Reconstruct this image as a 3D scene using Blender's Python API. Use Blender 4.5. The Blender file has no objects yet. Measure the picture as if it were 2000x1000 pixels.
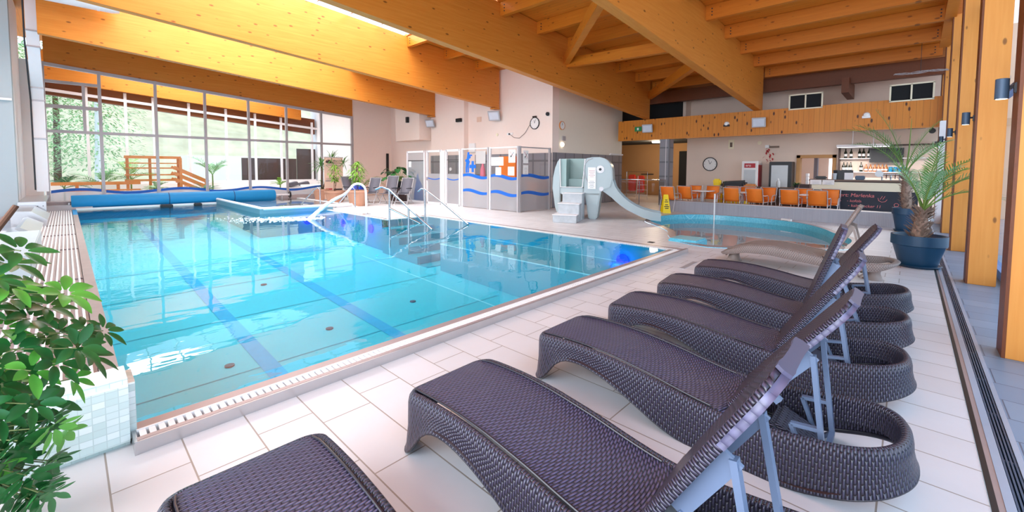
import bpy, bmesh, math, random
from mathutils import Vector, Matrix
R = math.radians
PI = math.pi
SC = bpy.context.scene
COL = SC.collection

# ------------------------------------------------------------------ camera, sky, light, exposure
F, CY, PITCH, ROLL, YAW, CAMH = 822.9, 372.77, .053151, .0053578, .81445, 1.5
fw = Vector((math.sin(YAW)*math.cos(PITCH), math.cos(YAW)*math.cos(PITCH), -math.sin(PITCH)))
r0 = Vector((math.cos(YAW), -math.sin(YAW), 0)); u0 = r0.cross(fw)
rt = r0*math.cos(ROLL)+u0*math.sin(ROLL); up = rt.cross(fw)
cd = bpy.data.cameras.new('camera'); cam = bpy.data.objects.new('camera', cd); COL.objects.link(cam)
m = Matrix((rt, up, -fw)).transposed().to_4x4(); m.translation = (0, 0, CAMH)
cam.matrix_world = m
cd.sensor_fit = 'HORIZONTAL'; cd.sensor_width = 36; cd.lens = F*36/2000
cd.shift_y = -(500-CY)/2000; cd.clip_start = .02; cd.clip_end = 300
SC.camera = cam
SC.view_settings.view_transform = 'Standard'; SC.view_settings.look = 'None'
SC.view_settings.gamma = 1; SC.view_settings.use_curve_mapping = False
SC.view_settings.exposure = 0.3
W = bpy.data.worlds.new('sky'); SC.world = W; W.use_nodes = True
wt = W.node_tree; bgn = wt.nodes['Background']
tcw = wt.nodes.new('ShaderNodeTexCoord'); sep = wt.nodes.new('ShaderNodeSeparateXYZ'); rmp = wt.nodes.new('ShaderNodeValToRGB')
wt.links.new(tcw.outputs['Generated'], sep.inputs[0]); wt.links.new(sep.outputs['Z'], rmp.inputs[0]); wt.links.new(rmp.outputs[0], bgn.inputs[0])
rmp.color_ramp.elements[0].color = (.70, .84, 1, 1); rmp.color_ramp.elements[1].color = (.42, .66, 1, 1)
bgn.inputs[1].default_value = 2.3
def area(name, loc, rot, sx, sy, power, col):
    d = bpy.data.lights.new(name, 'AREA'); d.shape = 'RECTANGLE'; d.size = sx; d.size_y = sy; d.energy = power; d.color = col
    o = bpy.data.objects.new(name, d); COL.objects.link(o); o.location = loc; o.rotation_euler = rot
    return o
# daylight through the roof glazing (one panel of sky above each skylight)
SKY = (1, .96, .92)
for n, (y, p) in enumerate(((10.45, 800), (14.75, 820), (23.6, 850))):
    area('skylight_daylight', (4.6, y, 7.6), (0, R(-4.4), 0), 7.0, 3.4, p, SKY)
# daylight through the glazed side wall beyond the timber posts and the glazing behind the loungers
area('side_daylight', (9, -2.6, 2.2), (R(-90), 0, 0), 28, 4.2, 1200, (.50, .74, 1))
area('rear_daylight', (-3.4, 1.2, 2.4), (0, R(-90), 0), 4.2, 7, 600, (.92, .95, 1))
SC.cycles.use_denoising = True
SC.cycles.max_bounces = 10; SC.cycles.diffuse_bounces = 5; SC.cycles.glossy_bounces = 4
SC.cycles.transparent_max_bounces = 16; SC.cycles.transmission_bounces = 6
SC.cycles.sample_clamp_indirect = 6.0; SC.cycles.caustics_reflective = False; SC.cycles.caustics_refractive = False

# ------------------------------------------------------------------ materials
def lin(c):
    if isinstance(c, str):
        c = tuple(int(c[i:i+2], 16)/255 for i in (0, 2, 4))
        c = tuple(x/12.92 if x <= .04045 else ((x+.055)/1.055)**2.4 for x in c)
    return (*c, 1)
class NT:
    def __init__(s, name):
        s.m = bpy.data.materials.new(name); s.m.use_nodes = True; s.t = s.m.node_tree; s.b = s.t.nodes['Principled BSDF']
    def n(s, typ, **k):
        o = s.t.nodes.new('ShaderNode'+typ)
        for a, v in k.items(): setattr(o, a, v)
        return o
    def l(s, a, b): s.t.links.new(a, b)
    def put(s, sock, v):
        if hasattr(v, 'links'): s.l(v, sock)
        else: sock.default_value = v
    def M(s, op, a, b=0.0, c=0.0):
        o = s.n('Math', operation=op)
        for i, v in enumerate((a, b, c)): s.put(o.inputs[i], v)
        return o.outputs[0]
    def mix(s, f, a, b, typ='MIX'):
        o = s.n('MixRGB', blend_type=typ)
        s.put(o.inputs[0], f); s.put(o.inputs[1], a); s.put(o.inputs[2], b)
        return o.outputs[0]
    def co(s, scale=(1, 1, 1), kind='Object', loc=(0, 0, 0), rot=(0, 0, 0)):
        c = s.n('TexCoord'); mp = s.n('Mapping'); s.l(c.outputs[kind], mp.inputs[0])
        mp.inputs['Scale'].default_value = scale; mp.inputs['Location'].default_value = loc; mp.inputs['Rotation'].default_value = rot
        return mp.outputs[0]
    def noise(s, vec, scale=5, detail=3, rough=.5):
        o = s.n('TexNoise'); s.l(vec, o.inputs['Vector']); o.inputs['Scale'].default_value = scale; o.inputs['Detail'].default_value = detail; o.inputs['Roughness'].default_value = rough
        return o.outputs['Fac']
    def ramp(s, f, stops):
        o = s.n('ValToRGB'); s.l(f, o.inputs[0]); e = o.color_ramp.elements
        while len(e) < len(stops): e.new(.5)
        for x, (p, c) in zip(e, stops): x.position = p; x.color = lin(c) if isinstance(c, str) else (*c, 1) if len(c) == 3 else c
        return o.outputs[0]
    def bump(s, h, strength=.3, dist=.01):
        o = s.n('Bump'); s.l(h, o.inputs['Height']); o.inputs['Strength'].default_value = strength; o.inputs['Distance'].default_value = dist
        s.l(o.outputs[0], s.b.inputs['Normal'])
    def fin(s, col=None, rough=.5, metal=0, spec=.5, **k):
        if col is not None: s.put(s.b.inputs['Base Color'], lin(col) if isinstance(col, (str, tuple)) else col)
        s.put(s.b.inputs['Roughness'], rough); s.b.inputs['Metallic'].default_value = metal; s.b.inputs['Specular IOR Level'].default_value = spec
        for a, v in k.items(): s.b.inputs[a.replace('_', ' ')].default_value = v
        return s.m
def plain(name, col, rough=.5, metal=0, spec=.5, var=.06, scale=8, **k):
    t = NT(name); c = lin(col)
    f = t.noise(t.co(), scale, 3)
    dk = tuple(x*(1-var) for x in c[:3])+(1,); lt = tuple(min(1, x*(1+var)) for x in c[:3])+(1,)
    return t.fin(t.mix(f, dk, lt), rough, metal, spec, **k)
def wood(name, axis, dark, light, knots=1.0, lam=.04, boards=0, rough=.45, flat=None, kr=.15):
    t = NT(name); ax = 'XYZ'.index(axis); sc = [9, 9, 9]; sc[ax] = .5
    v = t.co(tuple(sc)); f = t.noise(v, 2.2, 5, .6)
    col = t.mix(f, lin(dark), lin(light))
    sc2 = [30, 30, 30]; sc2[ax] = 1.0
    col = t.mix(t.M('MULTIPLY', t.noise(t.co(tuple(sc2)), 1.5, 3), .35), col, lin(dark))
    c = t.n('TexCoord'); sp = t.n('SeparateXYZ'); t.l(c.outputs['Object'], sp.inputs[0])
    if lam:
        z = sp.outputs['Z' if axis != 'Z' else 'Y']
        row = t.n('TexWhiteNoise', noise_dimensions='1D'); t.l(t.M('FLOOR', t.M('DIVIDE', z, lam)), row.inputs['W'])
        col = t.mix(t.M('MULTIPLY', row.outputs['Value'], .16), col, lin(dark))
    if boards:
        y = sp.outputs[boards[0]]; q = t.M('DIVIDE', y, boards[1])
        row = t.n('TexWhiteNoise', noise_dimensions='1D'); t.l(t.M('FLOOR', q), row.inputs['W'])
        col = t.mix(t.M('MULTIPLY', row.outputs['Value'], .3), col, lin(dark))
        fr = t.M('FRACT', q); edge = t.M('LESS_THAN', fr, .05)
        col = t.mix(t.M('MULTIPLY', edge, .55), col, lin('5a2c08'))
    if knots:
        s3 = [4.6, 4.6, 4.6]; s3[ax] = 2.0
        if flat is not None: s3['XYZ'.index(flat)] = 0
        vo = t.n('TexVoronoi'); t.l(t.co(tuple(s3), loc=(.3, .7, .1)), vo.inputs['Vector']); vo.inputs['Scale'].default_value = 1.25
        k = t.ramp(vo.outputs['Distance'], [(0, (1, 1, 1)), (kr*.6, (.9, .9, .9)), (kr, (0, 0, 0))])
        col = t.mix(t.M('MULTIPLY', k, .75*knots), col, lin('4a1f06'))
    t.bump(f, .08, .01)
    return t.fin(col, rough, 0, .35)
MT = {}
MT['beam'] = wood('glulam_wood', 'X', 'c46c18', 'e59a46', 1.0, flat='Y')
MT['joist'] = wood('joist_wood', 'Y', 'b86012', 'e0892a', .9, flat='X')
MT['post'] = wood('post_wood', 'Z', 'd4822e', 'eea654', 1.0, lam=.12, kr=.13)
MT['fascia'] = wood('fascia_boards', 'Z', 'c87018', 'e8993c', 1.5, lam=0, boards=('Y', .145), flat='X', kr=.2)
MT['roofdeck'] = wood('roof_boards', 'Y', 'c46a16', 'e89234', .5, lam=0, boards=('X', .13), flat='Z')
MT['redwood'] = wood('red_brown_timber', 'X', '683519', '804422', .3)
MT['rail_wood'] = wood('orange_rail_timber', 'X', 'c8793a', 'e39c58', .4)
MT['stump'] = plain('bark', '5a3a24', .9, var=.3, scale=30)
def tile_mat(name, c1, c2, grout, loc=(0, 0, 0), rough=.38, bw=.6, rh=.3, off=.5, gs=.004, turn=True):
    t = NT(name)
    v = t.co((1, 1, 1), rot=(0, 0, R(90)) if turn else (0, 0, 0), loc=loc)
    b = t.n('TexBrick'); t.l(v, b.inputs['Vector']); b.offset = off; b.inputs['Scale'].default_value = 1
    b.inputs['Brick Width'].default_value = bw; b.inputs['Row Height'].default_value = rh; b.inputs['Mortar Size'].default_value = gs; b.inputs['Mortar Smooth'].default_value = .1
    b.inputs['Color1'].default_value = lin(c1); b.inputs['Color2'].default_value = lin(c2); b.inputs['Mortar'].default_value = lin(grout)
    f = t.noise(t.co((1, 1, 1)), 2.5, 6, .65)
    col = t.mix(t.M('MULTIPLY', f, .22), b.outputs['Color'], lin(grout))
    bp = t.n('Bump', invert=True); t.l(b.outputs['Fac'], bp.inputs['Height']); bp.inputs['Strength'].default_value = .4; bp.inputs['Distance'].default_value = .004
    t.l(bp.outputs[0], t.b.inputs['Normal'])
    return t.fin(col, rough, 0, .5)
MT['deck'] = tile_mat('cream_floor_tile', 'e8e4e4', 'dedada', 'a29488', loc=(.05, -.09, 0), off=.25)
MT['side_tile'] = tile_mat('sky_tinted_floor_tile', '8fa6bb', '7d96ae', '56677a', loc=(.1, .02, 0), off=.25)  # same tile as the deck, blue window reflection put into its colour
def wall_tile(name, c1, c2, grout, bw, rh, rough=.35, yz=True, off=0.0):
    t = NT(name)
    c = t.n('TexCoord'); sp = t.n('SeparateXYZ'); t.l(c.outputs['Object'], sp.inputs[0]); cb = t.n('CombineXYZ')
    t.l(t.M('ADD', sp.outputs['X'], sp.outputs['Y']), cb.inputs[0]); t.l(sp.outputs['Z'], cb.inputs[1])
    b = t.n('TexBrick'); t.l(cb.outputs[0], b.inputs['Vector']); b.offset = off; b.inputs['Scale'].default_value = 1
    b.inputs['Brick Width'].default_value = bw; b.inputs['Row Height'].default_value = rh; b.inputs['Mortar Size'].default_value = min(bw, rh)*.06; b.inputs['Bias'].default_value = -.2
    b.inputs['Color1'].default_value = lin(c1); b.inputs['Color2'].default_value = lin(c2); b.inputs['Mortar'].default_value = lin(grout)
    f = t.noise(t.co(), 3, 5, .6)
    bp = t.n('Bump', invert=True); t.l(b.outputs['Fac'], bp.inputs['Height']); bp.inputs['Strength'].default_value = .3; bp.inputs['Distance'].default_value = .003
    t.l(bp.outputs[0], t.b.inputs['Normal'])
    return t.fin(t.mix(t.M('MULTIPLY', f, .18), b.outputs['Color'], lin(grout)), rough)
MT['grey_tile'] = wall_tile('grey_wall_tile', '8f8a8c', '86828a', '6b686c', .6, .6, .3)
MT['ribbed'] = wall_tile('ribbed_grey_mosaic', 'a9a7ae', 'a09fa6', '807f86', .035, .4, .5)
MT['mosaic'] = wall_tile('pale_glass_mosaic', 'd0e2de', 'fafffe', 'c6d6d2', .05, .036, .25)
MT['turq'] = wall_tile('turquoise_mosaic', '3aa9c6', '63c6d8', '8fd8e2', .03, .03, .25)
MT['white_wall'] = plain('white_paint', 'f2ece8', .75, var=.02)
MT['pink_wall'] = plain('warm_white_paint', 'f6e2d6', .75, var=.02)
MT['cream_wall'] = plain('cream_paint', 'efe2cf', .75, var=.02)
MT['grey_wall'] = plain('cool_grey_paint', 'aeb6b7', .75, var=.02)
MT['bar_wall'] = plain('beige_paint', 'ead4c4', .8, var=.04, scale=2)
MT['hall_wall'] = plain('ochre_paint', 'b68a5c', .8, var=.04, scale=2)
MT['steel'] = plain('brushed_steel', 'c9c6c6', .28, .9, var=.05)
MT['chrome'] = plain('polished_steel', 'b2b4b8', .2, 1, var=.02)
MT['alu'] = plain('grey_aluminium', 'b9b4b6', .4, .35, var=.03)
MT['alu_white'] = plain('white_aluminium', 'e8e2e2', .4, 0, var=.02)
MT['rim'] = plain('mauve_steel_rim', 'aa9a98', .35, .2, var=.1)
MT['grate'] = plain('white_plastic_grating', 'f3efec', .45, var=.03)
MT['grate_dark'] = plain('channel_floor', '8d807c', .7, var=.15)
MT['pool_steel'] = plain('pool_lining', '4ccad8', .4, 0, var=.05, scale=1.5)
MT['pool_steel2'] = plain('pool_lining_side', '2aacbe', .4, 0, var=.05, scale=1.5)
MT['lane'] = plain('lane_paint', '0cacd8', .5, var=.08)
MT['seam'] = plain('weld_seam', 'bfeff5', .4)
MT['navy'] = plain('navy_mat', '1f3fa8', .6)
MT['pvc_blue'] = plain('cover_foam', '0488c4', .6, var=.05)
MT['pvc_dark'] = plain('cover_strap', '0a4a78', .6)
MT['black'] = plain('black_plastic', '1a1a1c', .45)
MT['dark'] = plain('dark_grey', '2a2a2e', .6)
MT['darkroom'] = plain('shade_mesh_black', '17181b', .9)  # near-black; deep shade of the hall put into the colour, also screen mesh
MT['white'] = plain('white_plastic', 'f4f2f0', .4, var=.02)
MT['paper'] = plain('paper', 'f3efec', .8, var=.02)
MT['gfx'] = plain('lamp_grey', '44586e', .5, .2)
MT['gfx2'] = plain('lamp_bracket', '2c2d33', .5, .2)
MT['orange'] = plain('orange_mesh', 'ff8426', .6, var=.05, scale=40)
MT['chair_frame'] = plain('chair_frame', 'cfc9cb', .35, .5)
MT['grey_mesh'] = plain('grey_mesh', '6e6a72', .7, var=.08, scale=40)
MT['terra'] = plain('terracotta_plastic', 'c79478', .6, var=.06)
MT['pot_blue'] = plain('petrol_blue_plastic', '173f5c', .4, var=.08)
MT['pot_grey'] = plain('slate_plastic', '3a4656', .45)
MT['soil'] = plain('soil', '3a2c22', .95, var=.3, scale=30)
MT['leaf'] = plain('glossy_leaf', '2c6e36', .35, 0, .5, var=.35, scale=9)
MT['leaf2'] = plain('young_leaf', '63b043', .4, 0, .5, var=.3, scale=12)
MT['leaf_pale'] = plain('yellow_green_leaf', '7fae35', .45, var=.3, scale=8)
MT['frond'] = plain('palm_frond', '5c9a48', .45, 0, .6, var=.35, scale=10)
MT['frond2'] = plain('silver_frond', '86b07c', .4, 0, .6, var=.3, scale=10)
MT['stem'] = plain('green_stem', '6d8a3c', .6, var=.15)
MT['trunk'] = plain('shaggy_trunk', '9a8070', .9, var=.4, scale=25)
MT['bark'] = plain('stem_bark', '5b3c2a', .85, var=.2, scale=20)
MT['tree'] = plain('tree_leaf', '98b878', .8, var=.4, scale=3)
MT['eleph'] = plain('pale_blue_fibreglass', 'a7b3b4', .35, var=.05, scale=3)
MT['eleph_in'] = plain('mint_fibreglass', '93aba6', .4, var=.05, scale=3)
MT['tread'] = plain('brushed_tread', 'b3b6b8', .5, .2, var=.25, scale=6)
MT['yellow'] = plain('yellow_plastic', 'f8d500', .4, var=.05)
MT['chalk'] = plain('chalkboard', '2b2f3a', .7, var=.2, scale=4)
MT['pink_chalk'] = plain('pink_chalk', 'e58484', .9)
MT['cream'] = plain('cream_laminate', 'f1e6c9', .5, var=.03)
MT['top_wood'] = plain('worktop', '6d5646', .5, var=.15)
MT['brown'] = plain('brown_panel', '4a3632', .6, var=.1)
MT['red'] = plain('red_print', 'b8232f', .5)
MT['red2'] = plain('red_cloth', 'd8402a', .8)
MT['bottle'] = plain('dark_bottle_glass', '1c2418', .15)
MT['amber'] = plain('amber_liquid', 'b4621c', .15)
MT['bluegl'] = plain('blue_tumbler', '1a8fc0', .15)
MT['beige_p'] = plain('banner_print', 'eac6b0', .7, var=.04)
MT['blue'] = plain('blue_film', '1463c4', .45, var=.08)
MT['fridge_gl'] = plain('cooler_door', 'c6cccf', .25, var=.1, scale=3)
MT['lampglass'] = plain('lamp_glass', 'd4d8e2', .2)
MT['skin_pink'] = plain('pink_bottle', 'e8788c', .4)
MT['green'] = plain('exit_green', '1f8a4c', .5)
MT['ground'] = plain('outdoor_ground', 'd2cabb', .9, var=.15, scale=.4)
MT['gravel'] = plain('hillside', 'd6c096', .95, var=.4, scale=.6)
MT['blueframe'] = plain('blue_window_frame', '4a7fc0', .4, .2)
MT['foam'] = plain('splash_foam', 'f4fbff', .6)
def emit(name, col, s):
    t = NT(name); t.b.inputs['Emission Color'].default_value = lin(col); t.b.inputs['Emission Strength'].default_value = s
    return t.fin(col, .4)
MT['tube'] = emit('lit_tube', 'f4f4ff', 2.0)
MT['spot'] = emit('lit_lamp', 'fff2e0', 3.0)
MT['uwl'] = emit('underwater_lamp', '0a30ff', 3.0)
MT['skyglow'] = emit('daylit_opening', 'eef2ff', 1.2)
def glass(name, tint=(1, 1, 1), ior=1.45, rough=0.0, extra=0.0, bumpf=None):
    t = NT(name); t.t.nodes.remove(t.b); out = t.t.nodes['Material Output']
    tr = t.n('BsdfTransparent'); tr.inputs[0].default_value = (*tint, 1)
    gl = t.n('BsdfGlossy'); gl.inputs['Roughness'].default_value = rough
    fr = t.n('Fresnel'); ge = t.n('NewGeometry'); t.l(t.M('MULTIPLY_ADD', ge.outputs['Backfacing'], 1/ior-ior, ior), fr.inputs[0])
    mx = t.n('MixShader'); f = fr.outputs[0]
    if extra: f = t.M('ADD', f, extra)
    if bumpf:
        nrm = bumpf(t); t.l(nrm, gl.inputs['Normal']); t.l(nrm, fr.inputs['Normal'])
    t.l(f, mx.inputs[0]); t.l(tr.outputs[0], mx.inputs[1]); t.l(gl.outputs[0], mx.inputs[2]); t.l(mx.outputs[0], out.inputs[0])
    return t.m
MT['glass'] = glass('window_glass', (.96, .98, .98), 1.35)
MT['brown_glass'] = glass('tinted_railing_glass', (.80, .74, .68), 1.45)
def frosted(name, tint, tra=.22, c=(.60, .585, .60)):
    t = NT(name); t.t.nodes.remove(t.b); out = t.t.nodes['Material Output']
    tr = t.n('BsdfTransparent'); tr.inputs[0].default_value = (*tint, 1)
    df = t.n('BsdfTranslucent'); df.inputs[0].default_value = (*c, 1)
    d2 = t.n('BsdfDiffuse'); d2.inputs[0].default_value = (*c, 1)
    m0 = t.n('MixShader'); m0.inputs[0].default_value = .55; t.l(df.outputs[0], m0.inputs[1]); t.l(d2.outputs[0], m0.inputs[2])
    m1 = t.n('MixShader'); m1.inputs[0].default_value = 1-tra; t.l(tr.outputs[0], m1.inputs[1]); t.l(m0.outputs[0], m1.inputs[2])
    gl = t.n('BsdfGlossy'); gl.inputs['Roughness'].default_value = .25
    m2 = t.n('MixShader'); m2.inputs[0].default_value = .08; t.l(m1.outputs[0], m2.inputs[1]); t.l(gl.outputs[0], m2.inputs[2])
    t.l(m2.outputs[0], out.inputs[0]); return t.m
MT['frost'] = frosted('frosted_film', (.9, .9, .92))
MT['frost_blue'] = frosted('frosted_door', (.75, .85, .92), .45, (.42, .50, .56))
def water_bump(t):
    # ripples: calm at the near end, livelier around the water jet
    c = t.n('TexCoord'); d = t.n('VectorMath', operation='DISTANCE'); t.l(c.outputs['Object'], d.inputs[0]); d.inputs[1].default_value = (4.4, 12.4, .05)
    near = t.n('MapRange'); t.l(d.outputs['Value'], near.inputs[0])
    near.inputs[1].default_value = 1.0; near.inputs[2].default_value = 9.5; near.inputs[3].default_value = 1.0; near.inputs[4].default_value = .02
    n1 = t.noise(t.co((.55, 1.5, 1), rot=(0, 0, R(43))), 4.2, 2, .5); n2 = t.noise(t.co((1, 1, 1), loc=(3, 1, 0)), 1.3, 2, .5)
    h = t.M('ADD', t.M('MULTIPLY', n1, near.outputs[0]), t.M('MULTIPLY', n2, .1))
    b = t.n('Bump'); t.l(h, b.inputs['Height']); b.inputs['Strength'].default_value = .9; b.inputs['Distance'].default_value = .06
    return b.outputs[0]
MT['water'] = glass('pool_water', (.54, .89, .95), 1.33, 0, 0, water_bump)
def kid_bump(t):
    n1 = t.noise(t.co(), 2.0, 2, .5); b = t.n('Bump'); t.l(n1, b.inputs['Height']); b.inputs['Strength'].default_value = .06; b.inputs['Distance'].default_value = .02
    return b.outputs[0]
MT['water2'] = glass('shallow_water', (.85, .95, .97), 1.33, 0, .05, kid_bump)
def weave(name, dark, mid, pu, pv, rough=.33, strength=1.0):
    t = NT(name); a = t.n('TexCoord'); sp = t.n('SeparateXYZ'); t.l(a.outputs['UV'], sp.inputs[0])
    ru = t.M('DIVIDE', sp.outputs[0], pu); row = t.M('FLOOR', ru); fr = t.M('FRACT', ru)
    half = t.M('MULTIPLY', t.M('FRACT', t.M('MULTIPLY', row, .5)), 1.0)
    rv = t.M('ADD', t.M('DIVIDE', sp.outputs[1], pv), half); fc = t.M('FRACT', rv)
    h1 = t.M('SINE', t.M('MULTIPLY', fr, PI)); h2 = t.M('SINE', t.M('MULTIPLY', fc, PI))
    h = t.M('MULTIPLY', t.M('POWER', h1, .6), t.M('POWER', h2, .55))
    col = t.mix(t.M('POWER', h, 1.5), lin(dark), lin(mid))
    t.bump(h, strength, .006)
    return t.fin(col, rough, 0, .6)
MT['weave'] = weave('dark_plastic_rattan', '130f17', '4a4459', .0125, .046, .3)
MT['weave_seat'] = weave('dark_rattan_seat_sheen', '181422', '655f80', .0125, .046, .3)  # same rattan as the shell, lightened; bluish sheen put into the colour
MT['weave_roll'] = weave('dark_rattan_roll', '17121a', '4a4252', .016, .06)
MT['weave_beige'] = weave('beige_rattan', '6e5f59', 'ac9b93', .0125, .046)
MT['lounger_grey'] = plain('support_bar', '6c7a94', .4, .1, var=.05)
MT['lounger_edge'] = plain('smooth_rim', '241f28', .35, var=.1)
MT['edge_beige'] = plain('smooth_beige_rim', '8f7d74', .4)
MT['cap'] = weave('flat_wrap', '43405a', '6a6782', .035, .06, .4, .3)
MT['dark_stem'] = plain('dark_stem', '56602f', .7, var=.2)
MT['coping'] = plain('stone_coping', '94857e', .5, var=.15)
MT['basin'] = plain('basin_wall', '6b98a4', .4, .2)
MT['drain_bar'] = plain('drain_bar', '3f5a74', .35, .2)  # bluish sky reflection put into the bar colour
MT['drain_steel'] = plain('drain_flange', 'a9bfd6', .3, .3)  # steel with the window's blue tint put into its colour
# ------------------------------------------------------------------ mesh helpers
class MB:
    def __init__(s): s.v = []; s.f = []; s.uv = None
    def add(s, vs, fs):
        k = len(s.v); s.v += [tuple(p) for p in vs]; s.f += [tuple(i+k for i in q) for q in fs]; return s
    def box(s, x0, y0, z0, x1, y1, z1):
        return s.add([(x, y, z) for z in (z0, z1) for y in (y0, y1) for x in (x0, x1)], [(0, 2, 3, 1), (4, 5, 7, 6), (0, 1, 5, 4), (2, 6, 7, 3), (0, 4, 6, 2), (1, 3, 7, 5)])
    def obox(s, c, ax, ay, az):   # oriented box, half axes
        c = Vector(c); ax = Vector(ax); ay = Vector(ay); az = Vector(az)
        return s.add([c+ax*i+ay*j+az*k for k in (-1, 1) for j in (-1, 1) for i in (-1, 1)], [(0, 2, 3, 1), (4, 5, 7, 6), (0, 1, 5, 4), (2, 6, 7, 3), (0, 4, 6, 2), (1, 3, 7, 5)])
    def bar(s, a, b, w, h, upv=(0, 0, 1)):
        a = Vector(a); b = Vector(b); d = (b-a); x = d.normalized(); u = Vector(upv)
        y = u.cross(x)
        if y.length < 1e-4: y = Vector((1, 0, 0)).cross(x)
        y.normalize(); z = x.cross(y)
        return s.obox((a+b)/2, d/2, y*w/2, z*h/2)
    def prism(s, poly, axis, a, b):   # poly 2D extruded along axis between a and b
        n = len(poly)
        def P(p, t): return {'X': (t, p[0], p[1]), 'Y': (p[0], t, p[1]), 'Z': (p[0], p[1], t)}[axis]
        return s.add([P(p, a) for p in poly]+[P(p, b) for p in poly], [tuple(range(n))[::-1], tuple(range(n, 2*n))]+[(i, (i+1) % n, n+(i+1) % n, n+i) for i in range(n)])
    def tube(s, pts, r, n=8, cap=True):
        pts = [Vector(p) for p in pts]; rings = []; px = None; k0 = len(s.v)
        for i, p in enumerate(pts):
            d = (pts[min(i+1, len(pts)-1)]-pts[max(i-1, 0)]).normalized()
            if px is None:
                px = d.cross(Vector((0, 0, 1)))
                if px.length < 1e-3: px = Vector((1, 0, 0))
            px = (px-d*px.dot(d)).normalized(); py = d.cross(px)
            rr = r[i] if isinstance(r, (list, tuple)) else r
            s.v += [tuple(p+(px*math.cos(2*PI*j/n)+py*math.sin(2*PI*j/n))*rr) for j in range(n)]
        for i in range(len(pts)-1):
            for j in range(n):
                a = k0+i*n+j; b = k0+i*n+(j+1) % n; s.f.append((a, b, b+n, a+n))
        if cap: s.f.append(tuple(k0+j for j in range(n))[::-1]); s.f.append(tuple(k0+(len(pts)-1)*n+j for j in range(n)))
        return s
    def lathe(s, prof, n=24, c=(0, 0, 0), axis='Z', closed=False):
        k0 = len(s.v)
        for r, z in prof:
            for j in range(n):
                a = 2*PI*j/n; x, y = r*math.cos(a), r*math.sin(a)
                s.v.append({'Z': (c[0]+x, c[1]+y, c[2]+z), 'X': (c[0]+z, c[1]+x, c[2]+y), 'Y': (c[0]+x, c[1]+z, c[2]+y)}[axis])
        for i in range(len(prof)-1):
            for j in range(n):
                a = k0+i*n+j; b = k0+i*n+(j+1) % n; s.f.append((a, b, b+n, a+n))
        s.f.append(tuple(k0+j for j in range(n))[::-1]); s.f.append(tuple(k0+(len(prof)-1)*n+j for j in range(n)))
        return s
    def grid(s, P, closed_u=False, closed_v=False):
        k0 = len(s.v); nu, nv = len(P), len(P[0])
        for row in P: s.v += [tuple(p) for p in row]
        for i in range(nu if closed_u else nu-1):
            for j in range(nv if closed_v else nv-1):
                a = k0+i*nv+j; b = k0+((i+1) % nu)*nv+j; jj = (j+1) % nv-j
                s.f.append((a, b, b+jj, a+jj))
        return s
    def build(s, name, mat, parent=None, smooth=False, off=None, bevel=0, kind=None, solid=0):
        me = bpy.data.meshes.new(name)
        vs = s.v if off is None else [(x-off[0], y-off[1], z-off[2]) for x, y, z in s.v]
        me.from_pydata(vs, [], s.f); me.update()
        b = bmesh.new(); b.from_mesh(me); bmesh.ops.recalc_face_normals(b, faces=b.faces)
        if bevel: bmesh.ops.bevel(b, geom=[e for e in b.edges if len(e.link_faces) == 2 and e.calc_face_angle(0) > .5], offset=bevel, segments=2, affect='EDGES', clamp_overlap=True)
        b.to_mesh(me); b.free()
        if smooth:
            for p in me.polygons: p.use_smooth = True
            if smooth != 'all': me.set_sharp_from_angle(angle=R(40))
        me.materials.append(MT[mat] if isinstance(mat, str) else mat)
        o = bpy.data.objects.new(name, me); COL.objects.link(o)
        if parent: o.parent = parent
        if kind: o['kind'] = kind
        if solid:
            md = o.modifiers.new('thick', 'SOLIDIFY'); md.thickness = solid; md.offset = 0
        return o
def B(*a): return MB().box(*a)
def tag(o, label, cat, group=None, kind='thing'):
    o['label'] = label; o['category'] = cat; o['kind'] = kind
    if group: o['group'] = group
    return o
def thing(name, label, cat, loc=(0, 0, 0), rz=0, group=None):
    o = bpy.data.objects.new(name, None); COL.objects.link(o); o.location = loc; o.rotation_euler = (0, 0, rz); o.empty_display_size = .1
    return tag(o, label, cat, group)
def struct(name, mb, mat, parent=None, **k): return mb.build(name, mat, parent, kind='structure' if parent is None else None, **k)
def dup(root, loc, rz=None, label=None):
    r = root.copy(); COL.objects.link(r); r.location = loc
    if rz is not None: r.rotation_euler = (0, 0, rz)
    if label: r['label'] = label
    for ch in root.children:
        c = ch.copy(); COL.objects.link(c); c.parent = r
        for g in ch.children:
            d = g.copy(); COL.objects.link(d); d.parent = c
    return r
ORD = ['first', 'second', 'third', 'fourth', 'fifth', 'sixth', 'seventh', 'eighth', 'ninth', 'tenth', 'eleventh', 'twelfth', 'thirteenth', 'fourteenth', 'fifteenth', 'sixteenth']
def text(s, size, mat, parent, loc, rot, name='lettering', extr=.002, shear=0, align='LEFT'):
    c = bpy.data.curves.new(name, 'FONT'); c.body = s; c.size = size; c.extrude = extr; c.shear = shear; c.align_x = align
    tmp = bpy.data.objects.new(name, c); COL.objects.link(tmp); bpy.context.view_layer.update()
    me = bpy.data.meshes.new_from_object(tmp.evaluated_get(bpy.context.evaluated_depsgraph_get())); bpy.data.objects.remove(tmp)
    me.materials.clear(); me.materials.append(MT[mat]); o = bpy.data.objects.new(name, me); COL.objects.link(o); o.parent = parent; o.location = loc; o.rotation_euler = rot
    return o

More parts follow.
